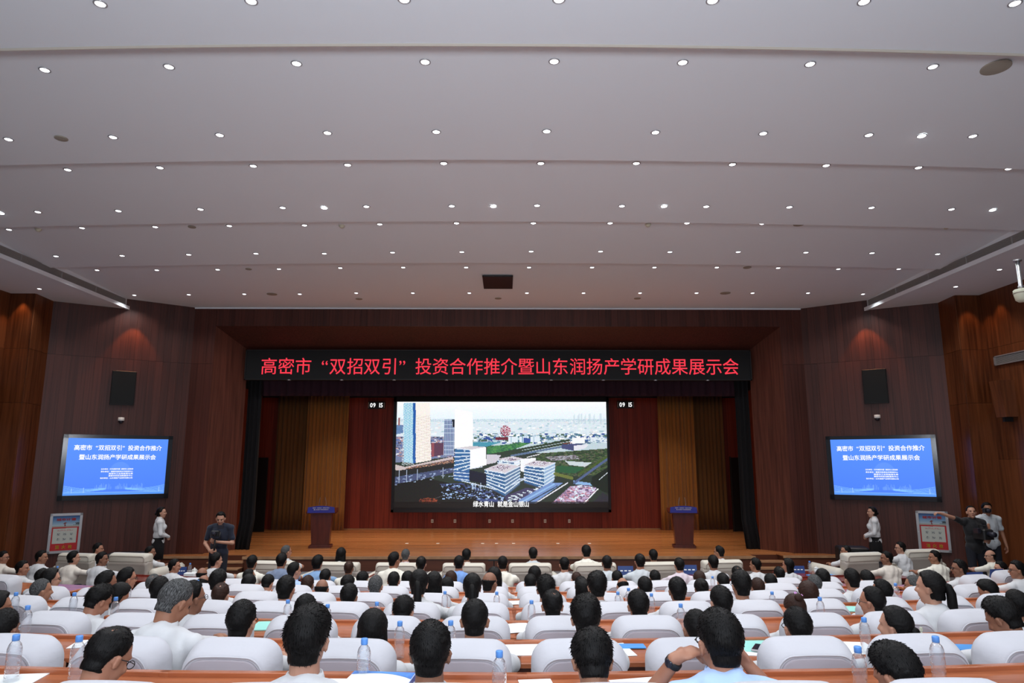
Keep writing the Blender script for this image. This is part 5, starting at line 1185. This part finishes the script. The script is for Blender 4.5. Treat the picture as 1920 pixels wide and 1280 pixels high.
def person(B, loc, rz, s, label, hair, seed, shirt_='white', hairm=None, gl=False, group='seated audience', skin=None, face=False, name='person'):
    bm_, sm, cm, tm, shm, Hm = B
    o = link(name, bm_, None, loc, rz, label=label, category='person'); o.scale = (s, s, s)
    if group: o['group'] = group
    if skin: setmat(o, skin)
    a = link('shirt', sm, o); b = link('collar', cm, o); 
    if shirt_ != 'white': setmat(a, SH[shirt_]); setmat(b, SH[shirt_])
    link(tm.name.split('.')[0], tm, o); link('shoes', shm, o)
    if hair: h = link('hair', hair_mesh(hair, seed), o); h.matrix_local = Hm; setmat(h, hairm)
    if gl: glasses(o, Hm)
    if face: face_bits(o, Hm)
    return o
SK = [mat('skin_tan', (.36, .17, .10, 1), .55, var=(14, (.31, .135, .08, 1))), mat('skin_fair', (.50, .27, .18, 1), .55, var=(14, (.45, .22, .15, 1))), mat('skin_deep', (.27, .12, .07, 1), .55, var=(14, (.23, .10, .06, 1)))]
# templates: (turn, pitch) of the head; + turn looks left
def tpl(k, fem=False, sl='short'):
    turn, pitch = {'c': (0, .08), 'd': (0, .50), 'r': (-.62, .05), 'l': (.62, .05), 'rd': (-.45, .55), 'ld': (.45, .55), 'R': (-1.05, .05), 'L': (1.05, .05)}[k]
    P = dict(SEATP)
    if fem: P.update(shL=(-.160, .085, .865), shR=(.160, .085, .865))
    return body_meshes((k, fem, sl), P, turn, pitch, fem, sl)
# people list: px, head top y, row, template, hair, shirt, extra, description
PEO = [
# nearest row
(213,1176,0,'rd','thin','white','g','man with dark thinning hair and glasses bowing his head'),
(580,1137,0,'c','side','white','','man with thick tousled black hair and white collar'),
(809,1162,0,'c','short','white','','man with short round black haircut and visible ears'),
(1110,1182,0,'d','side','white','','man with full black hair leaning over a white sheet'),
(1679,1205,0,'ld','curly','white','','man with wavy black hair bent low over the desk'),
# second row
(16,1142,1,'c','short','white','','man with black hair cut by the left picture edge'),
(331,1087,1,'rd','crop','white','gy','grey haired man leaning forward in a white shirt'),
(457,1124,1,'c','short','white','g','man with dark rounded hair and a pale crown whorl'),
(701,1147,1,'c','long','white','','woman with long straight black hair'),
(891,1120,1,'c','crop','white','d','man with closely cropped dark hair and large ears'),
(1098,1116,1,'c','side','white','','man with glossy full black hair'),
(1306,1142,1,'c','crop','white','','man with cropped hair half hidden by the watch wearer'),
(1495,1137,1,'c','short','white','g','man with thick black hair above a teal folder'),
(1679,1136,1,'l','lowbun','white','','woman with black hair held by a pearl clip'),
(1882,1122,1,'ld','side','white','','man with swept black hair showing his left ear'),
# third row
(5,1108,2,'r','bob','white','','woman with shiny hair clip at the left picture edge'),
(190,1097,2,'rd','spiky','white','','young man with faded sides looking down to the right'),
(364,1088,2,'r','short','white','g','person in glasses half hidden behind the grey haired man'),
(575,1116,2,'c','short','white','','man with round black hair partly hidden behind the tousled haired man'),
(757,1118,2,'d','spiky','white','','man with spiky black hair bending forward'),
(1036,1103,2,'c','thin','white','','man with thin brownish hair on his crown'),
(1197,1104,2,'c','short','white','','man with short black hair and one visible ear'),
(1353,1097,2,'c','short','white','','man with neat black hair and both ears visible'),
(1493,1117,2,'d','bun','white','b','woman with pink flower clips in her hair'),
(1637,1097,2,'l','crop','white','g','man with dark cropped hair and glasses at right'),
(1748,1068,2,'l','tail','white','','woman with a long black ponytail in a white blouse'),
(1911,1112,2,'c','short','white','','person cut by the right picture edge'),
# fourth row
(84,1083,3,'r','crop','white','gb','man with shaved grey brown hair turned to the right'),
(228,1094,3,'rd','bob','white','','person with dark hair bent behind the young man'),
(204,1069,3,'r','short','white','','person with rounded black hair turned right'),
(303,1080,3,'c','short','white','','person with black hair beside the grey haired man'),
(417,1091,3,'c','thin','white','b','man with thin brown hair and pale crown'),
(538,1078,3,'c','short','white','','man with square black haircut and ears sticking out'),
(656,1093,3,'c','short','white','','person with smooth round black hair'),
(786,1066,3,'c','tail','white','','woman with ponytail tied low and pointed collar'),
(886,1073,3,'c','tail','white','','woman with glossy pulled back ponytail'),
(1024,1078,3,'c','spiky','white','','man with ruffled black hair near the middle gap'),
(1120,1072,3,'c','side','white','','man with thick straight black hair and broad neck'),
(1271,1081,3,'c','short','white','','man with full black hair left of centre right'),
(1391,1071,3,'c','side','white','g','tall man with black hair and glasses'),
(1517,1089,3,'c','bob','white','b','woman with reddish brown bobbed hair'),
(1655,1085,3,'l','short','white','','person with brownish black hair leaning left'),
(1857,1086,3,'ld','short','white','','man with black hair bent beside the aisle table'),
# fifth row
(101,1065,4,'r','bob','white','g','person with rounded black hair and glasses'),
(242,1063,4,'r','short','white','g','person with long black fringe and glasses turned right'),
(291,1075,4,'c','thin','white','gb','man with greyish brown thin hair'),
(411,1068,4,'c','curly','white','','person with bushy black hair'),
(605,1083,4,'c','bald','white','','bald man with tanned scalp'),
(705,1077,4,'c','crop','white','gb','man with flat topped grey black hair and ears'),
(814,1071,4,'c','long','white','','woman with long black hair beside the ponytail'),
(919,1070,4,'r','bald','white','','balding man with a dark fringe of hair'),
(1094,1088,4,'c','bob','white','','woman with dark hair partly hidden by the thick haired man'),
(1210,1080,4,'c','short','white','','man with rounded black hair'),
(1316,1085,4,'c','bun','white','','woman with hair gathered on top'),
(1422,1081,4,'c','crop','white','b','man with brownish cropped hair'),
(1529,1075,4,'c','crop','white','gb','man with grey brown faded hair'),
(1600,1065,4,'c','short','white','','man with neat black hair and pale collar'),
(1716,1083,4,'l','crop','white','gb','grey haired man half hidden by the long ponytail'),
# sixth row
(83,1071,5,'c','short','white','','person with black hair beyond the shaved man'),
(382,1090,5,'d','bald','white','','bald man bowing so only his scalp shows'),
(468,1083,5,'c','bob','white','','woman with small white tag in dark hair'),
(502,1093,5,'d','short','white','','man with greyish hair bowing low'),
(578,1083,5,'c','short','white','b','person with dark brown hair beside the bald man'),
(652,1081,5,'d','curly','white','','person with black hair leaning forward'),
(739,1070,5,'c','crop','white','','man with trimmed black hair'),
(838,1087,5,'d','bob','white','','person with black hair bowing behind the long haired woman'),
(927,1063,5,'c','bob','white','','woman with black hair behind the balding man'),
(995,1075,5,'c','short','white','','person with black hair at the middle gap'),
(1090,1080,5,'c','short','white','','person with black hair left of the thick haired man'),
(1169,1091,5,'d','bald','white','','balding person bowing low over the desk'),
(1357,1074,5,'c','short','white','','person with black hair left of the tall man'),
(1447,1079,5,'c','short','white','','person with smooth black hair'),
(1545,1066,5,'c','bob','white','','woman with black hair beyond the grey brown man'),
(1629,1071,5,'c','curly','white','','person with dark hair beside the leaning man'),
(1803,1048,5.2,'L','short','white','g','man with glasses seen in profile on the right'),
(1912,1050,4.7,'L','short','white','g','man at the right edge stretching his arm over the table'),
# seventh row
(48,1050,6,'R','short','white','','man with black hair turned right at the left side'),
(394-13,1062,6,'c','bald','white','','bald man with shiny head near the cameraman'),
(469,1065,6,'r','crop','white','','man with cropped black hair turned right'),
(553,1053,6,'r','short','lightblue','g','man with glasses in a pale blue shirt'),
(611,1066,6,'c','short','white','','person with black hair before the denim shirt'),
(680,1072,6,'d','curly','white','','person with curly black hair leaning down'),
(765,1073,6,'c','bob','white','','person with dark hair left of the ponytail woman'),
(846,1070,6,'c','bob','white','b','woman with brown bobbed hair'),
(1003,1061,6,'c','bob','white','','woman with rounded black hair near the middle'),
(1082,1072,6,'d','crop','white','b','man with cropped brown hair bowing'),
(1158,1069,6,'c','short','white','','person with neatly rounded black hair'),
(1229,1068,6,'c','short','white','','person with black hair left of the pinkish shirt'),
(1313,1073,6,'c','bob','white','b','woman with reddish hair'),
(1384,1060,6,'c','thin','white','','man with a thin crown on the right of centre'),
(1463,1061,6,'c','thin','white','','balding man next to the long haired woman'),
(1882,1057,6,'L','short','white','','person with black hair at the far right table'),
# eighth row (stools)
(12,1032,7,'R','short','beige','g','man with glasses in profile at the far left'),
(83,1031,7,'R','short','white','','man with black hair in profile left of the cabinet'),
(142,1032,7,'r','short','beige','','woman with short black hair in a beige jacket'),
(195,1034,7,'R','short','white','','man in a creased white shirt turned right'),
(330,1048,7,'R','short','white','','man with dark hair by the left side table'),
(407,1036,7,'r','side','white','','man with black hair in front of the cameraman'),
(474,1040,7,'c','short','cream','','man in a cream shirt left of the grey blue shirt'),
(529,1036,7,'c','short','greyblue','','man in a grey blue shirt'),
(596,1041,7,'c','side','denim','','woman in a faded denim shirt'),
(655,1051,7,'c','thin','cream','b','man with thin crown in an off white shirt'),
(740,1034,7,'r','short','cream','g','man in cream shirt and glasses'),
(790,1042,7,'c','thin','white','','man with a shiny thin crown'),
(861,1040,7,'c','crop','blue','','man in a sky blue shirt'),
(943,1041,7,'c','crop','cream','','man in a cream shirt at the middle gap'),
(1059,1043,7,'c','crop','white','','man in a crisp white shirt'),
(1139,1040,7,'c','crop','grey','','man in a light grey polo shirt'),
(1201,1037,7,'c','thin','grey','','balding man in a pale grey shirt'),
(1275,1045,7,'c','short','pink','','man in a pinkish shirt'),
(1339,1040,7,'c','short','white','','man in white below the right lectern'),
(1418,1045,7,'l','short','white','','man in white right of the lectern'),
(1480,1050,7.1,'l','long','white','','woman with long black hair by the right side table'),
(1666,1032,7,'L','thin','beige','','man in a beige shirt holding a phone at right'),
(1757,1031,7,'L','short','cream','','man in profile below the right hydrant cabinet'),
(1862,1031,7.1,'L','bald','cream','g','balding man with glasses in profile at the far right'),
# armchairs
(538,1021,8,'r','crop','white','gb','grey haired man in the first middle armchair'),
(640,1026,8,'c','long','white','','woman with long black hair in the second middle armchair'),
(761,1028,8,'c','crop','pink','gb','grey haired man in the third middle armchair'),
(875,1028,8,'c','short','beige','','man in the fourth middle armchair'),
(1000,1025,8,'c','thin','grey','','man with round head in the fifth middle armchair'),
(1100,1021,8,'c','short','cream','','man sitting tall in the sixth middle armchair'),
(1226,1029,8,'c','short','white','','man in the seventh middle armchair'),
(1350,1022,8,'l','thin','white','','man looking left in the eighth middle armchair'),
(188,1017,8.0,'R','short','white','','man in the far left armchair'),
(285,1024,8.0,'R','short','white','','man with black hair in the left side armchair'),
(1589,1021,8.0,'L','crop','white','','man in profile in the right side armchair'),
(1692,1015,8.0,'L','short','white','g','man with glasses in the far right armchair'),
]
RN = {0: 'nearest row', 1: 'second row', 2: 'third row', 3: 'fourth row', 4: 'fifth row', 5: 'sixth row', 6: 'seventh row', 7: 'row behind the armchairs', 8: ''}
def head_top(B): return (B[5] @ Vector((0, -.02, .125))).z
SEATED = []
_seen = []
for i, q in enumerate(PEO):
    k = q[2]
    for (px2, k2) in _seen:
        ppm = 1280/(4+1.236*k)
        if abs(k2-k) < .2 and abs(px2-q[0]) < .40*ppm: k = k+(.3 if k < 6 else .2)
    _seen.append((q[0], k)); PEO[i] = q[:2]+(k,)+q[3:]
for i, (px, py, k, tp, hs, sh, fl_, desc) in enumerate(PEO):
    fem = hs in ('long', 'tail', 'bun', 'lowbun', 'bob') or 'woman' in desc
    sl = 'long' if fem else 'short'
    B = tpl(tp, fem, sl); ht = head_top(B)
    off = .20 if k < 7 else .16
    hx = (B[5] @ Vector((0, 0, 0)))
    p = at_row(px, k, 1.1, off+hx.y); base = Vector((p.x, p.y-hx.y, p.z))
    # scale so that the crown meets the measured height; any rest goes into reach over the desk
    tgt = at_y(px, py, p.y).z - p.z; s = tgt/ht; s2 = min(1.06, max(.90, s))
    d2 = (s-s2)*ht
    if abs(d2) > .02:
        # taller or lower than the clamp: slide along the line of sight instead of stretching
        for _ in range(12):
            z = at_y(px, py, p.y).z - p.z; 
            if z < ht*s2: p.y -= .03
            else: p.y += .03
            p.y = min(base.y+hx.y+.22, max(base.y+hx.y-.12, p.y))
        base.y = p.y-hx.y
    base.x = min_x(px, p.y, tgt+p.z-CZ)[0]-hx.x*s2
    hm = M['brownhair'] if 'b' in fl_ and 'g' not in fl_ else (M['greyhair'] if ('gy' in fl_ or 'gb' in fl_) else None)
    rn = RN[int(min(8, k+.001))]; lab = desc+(' in the '+rn if rn and len(desc.split())+len(rn.split()) < 15 else '')
    o = person(B, base, rot(base.x) if k < 8 else rot(base.x), s2, lab, hs, i % 5, sh, hm, ('g' in fl_.replace('gy', '').replace('gb', '')), skin=SK[i % 3] if i % 4 else None)
    if tp in 'RLrl' and k >= 4: face_bits(o, B[5])
    SEATED.append((px, k, o))
# stools under the row behind the armchairs
for j, (px, k, o) in enumerate([q for q in SEATED if int(q[1]) == 7]):
    stool(o.location.x, o.location.y-.22, 0, o.rotation_euler.z, 'low cherry wood stool under a guest, %s from the left behind the armchairs' % (ordn(j+1) if j < 24 else 'rightmost'))
# chairs for guests who sit off the regular columns
for px, k, lb in ((1803, 5.2, 'white covered chair of the profile man with glasses'), (48, 6, 'white covered chair at the left side table'), (1882, 6, 'white covered chair at the far right table')): pass
# hair clips
def clip(o, Hm, pts, r, mt, nm):
    m = MB()
    for p in pts:
        for a in range(5): m.ell((p[0]+r*math.cos(a*1.257), p[1]-.004, p[2]+r*math.sin(a*1.257)), (r*.7, r*.35, r*.7), n=8, m=5)
    c = m.obj(nm, mt, o, True); c.matrix_local = Hm
for px, k, o in SEATED:
    if px == 1493: clip(o, tpl('d', True, 'long')[5], [(.01, -.06, .115), (.045, -.085, .085)], .008, mat('pink_clip', srgb(225, 160, 225), .3, bump=(9, .01, .001)), 'flower_clip')
    if px == 1679 and k == 1: clip(o, tpl('l', True, 'long')[5], [(.02, -.145, -.02), (.03, -.145, -.01), (.01, -.145, -.005)], .009, M['creamplastic'], 'hair_clip')
# ---- man in light blue shirt, head propped on his wrist with a black watch
P = dict(SEATP); P.update(elL=(-.29, .27, .83), wrL=(-.165, .165, 1.035), hdL=(.85, .22, .22), hnL=(-.2, -.3, 1), elR=(.30, .28, .82), wrR=(.16, .26, .97), hdR=(-.55, .1, .8), hnR=(.6, .3, .4), curl=.9, shL=(-.19, .085, .90), shR=(.19, .085, .90), yoke=(0, .085, .91), chest=(0, .055, .82), neck=(0, .105, .965))
B = body_meshes('watchman', P, .10, .14, False, 'short', vox=.007)
s = 1.04; hx = B[5] @ Vector((0, 0, 0)); Yw = rowY(0, .9)+.22+hx.y; Xw = min_x(1350, Yw, -.6)[0]
w = person(B, (Xw-hx.x*s, Yw-hx.y, at_y(1352, 1140, Yw).z-head_top(B)*s), rot(Xw), s, 'man in a light blue shirt resting his cheek on a hand with black watch', 'short', 2, 'lightblue', None, True)
a, b = Vector(P['elL']), Vector(P['wrL']); d = (b-a).normalized(); c0 = b-d*.03
wm = MB(); wm.tube([c0-d*.014, c0-d*.01, c0+d*.01, c0+d*.014], [.031, .034, .034, .031], 20); wo = wm.obj('watch_strap', M['black'], w, True)
wf_ = MB(); n_ = d.orthogonal().normalized(); n2 = Vector((-.5, -.75, .4)); n2 = (n2-d*n2.dot(d)).normalized(); wf_.ell(c0+n2*.034, (.018, .018, .008), Matrix((d, n2.cross(d), n2)).transposed()); wf_.obj('watch_case', M['lens'], w, True)
# phone held by the beige shirt man
p = at_row(1641, 7, .9, .55); t = thing('mobile_phone', 'dark phone held up by the man in the beige shirt', 'phone', (p.x, p.y-.25, .86), .3); MB().bbox(-.035, -.005, 0, .035, .005, .14, .002).obj('phone_body', M['black'], t); MB().box(-.03, -.007, .008, .03, -.005, .132).obj('phone_screen', M['lens'], t)
# ---- standing people
def stand(key, P, turn, pitch, px, py_top, Y, rz, s, label, hair, seed, sh, fem=False, sl='short', skirt=False, gl=False, hairm=None, skin=None):
    B = body_meshes(key, P, turn, pitch, fem, sl, skirt, vox=.009); hx = Matrix.Rotation(rz, 3, 'Z') @ (B[5] @ Vector((0, 0, 0)))
    X = min_x(px, Y, 1.6*s-CZ)[0]; o = person(B, (X-hx.x*s, Y-hx.y*s, 0), rz, s, label, hair, seed, sh, hairm, gl, None, skin, True); return o, B
PH = dict(STANDP); PH.update(shL=(-.160, -.01, 1.39), shR=(.160, -.01, 1.39), elL=(-.225, .02, 1.13), elR=(.225, .02, 1.13), wrL=(-.055, .21, 1.04), wrR=(.055, .21, 1.05), hdL=(1, .25, -.25), hdR=(-1, .25, -.25), hnL=(0, 1, .3), hnR=(0, 1, .3), curl=.9)
stand('hostess', PH, -.35, 0, 306, 955, 16.1, -1.05, .985, 'hostess in white blouse and black skirt standing before the left wall', 'lowbun', 1, 'white', True, 'long', True, skin=SK[1])
stand('hostess2', PH, .35, 0, 1638, 948, 16.1, 1.15, .985, 'hostess in white blouse and black skirt standing before the right wall', 'lowbun', 2, 'white', True, 'long', True, skin=SK[1])
PC = dict(STANDP); PC.update(elL=(-.26, .04, 1.12), elR=(.26, .02, 1.12), wrL=(-.03, .26, 1.17), wrR=(.08, .25, 1.00), hdL=(.8, .5, .3), hdR=(-.7, .4, .2), hnL=(-.3, .9, -.2), hnR=(.3, .8, .5), curl=1.0)
o, B = stand('operator', PC, .15, .35, 416, 962, 13.9, PI+.08, 1.02, 'cameraman in a navy polo shirt holding a gimbal camera at left', 'short', 3, 'navy', skin=SK[1])
def rotpt(o, p): return o.location + Matrix.Rotation(o.rotation_euler.z, 3, 'Z') @ (Vector(p)*o.scale[0])
g = thing('gimbal_camera', 'black camera on a handheld gimbal in front of the navy cameraman', 'camera', rotpt(o, (-.02, .33, 1.02)), PI)
MB().lathe([(.018, 0), (.02, .1), (.016, .2)], 12).obj('handle', M['black'], g, True); MB().tube([(0, 0, .2), (-.09, .02, .23), (-.10, .02, .34)], .012, 8).obj('gimbal_arm', M['black'], g, True)
MB().bbox(-.075, -.045, .27, .075, .045, .37, .012).obj('camera_body', M['black'], g); MB().lathe([(.038, 0), (.042, .05), (.042, .1)], 18, (0, .13, .32), 'Y').obj('lens', M['lens'], g, True)
MB().bbox(-.13, -.05, .40, -.02, -.03, .47, .004).obj('monitor', M['lens'], g)
PD = dict(STANDP); PD.update(shR=(.19, .0, 1.42), elR=(.40, .06, 1.50), wrR=(.64, .10, 1.58), hdR=(1, .1, .15), hnR=(0, .1, 1), elL=(-.28, .02, 1.12), wrL=(-.12, .25, 1.08), hdL=(.7, .7, .2), hnL=(-.3, .8, .4), curl=.9)
o, B = stand('pointer', PD, -.3, -.15, 1826, 948, 14.4, PI-.05, 1.06, 'cameraman in black stretching one arm out beside the cabinet', 'crop', 4, 'black', skin=SK[1])
g = thing('video_camera', 'large black video camera rig held by the man in black', 'camera', rotpt(o, (-.02, .26, 1.12)), PI+.1)
MB().bbox(-.11, -.16, 0, .11, .16, .2, .02).obj('camera_body', M['black'], g); MB().lathe([(.05, 0), (.055, .07), (.06, .16)], 20, (0, .30, .11), 'Y').obj('lens', M['lens'], g, True)
MB().tube([(0, -.1, .2), (0, -.1, .26), (0, .1, .26), (0, .1, .2)], .012, 8).obj('top_handle', M['black'], g); MB().bbox(.11, -.02, .12, .19, .10, .22, .008).obj('monitor', M['lens'], g)
MB().lathe([(.02, 0), (.02, .16)], 10, (-.1, -.1, -.16)).obj('grip', M['black'], g)
PT = dict(STANDP); PT.update(elL=(-.25, -.02, 1.14), wrL=(-.26, .06, .90), elR=(.26, .12, 1.16), wrR=(.16, .30, 1.30))
o, B = stand('helper', PT, -.1, .1, 1856, 948, 14.9, PI-.1, 1.08, 'man in a white T-shirt standing behind the cameraman in black', 'short', 1, 'grey', skin=SK[0])
t = thing('held_camera', 'black camera raised to the face of the white T-shirt man', 'camera', rotpt(o, (.10, .16, 1.53)), PI)
MB().bbox(-.06, -.04, 0, .06, .04, .1, .01).obj('camera_body', M['black'], t); MB().lathe([(.035, 0), (.038, .09)], 16, (0, .12, .05), 'Y').obj('lens', M['lens'], t, True)
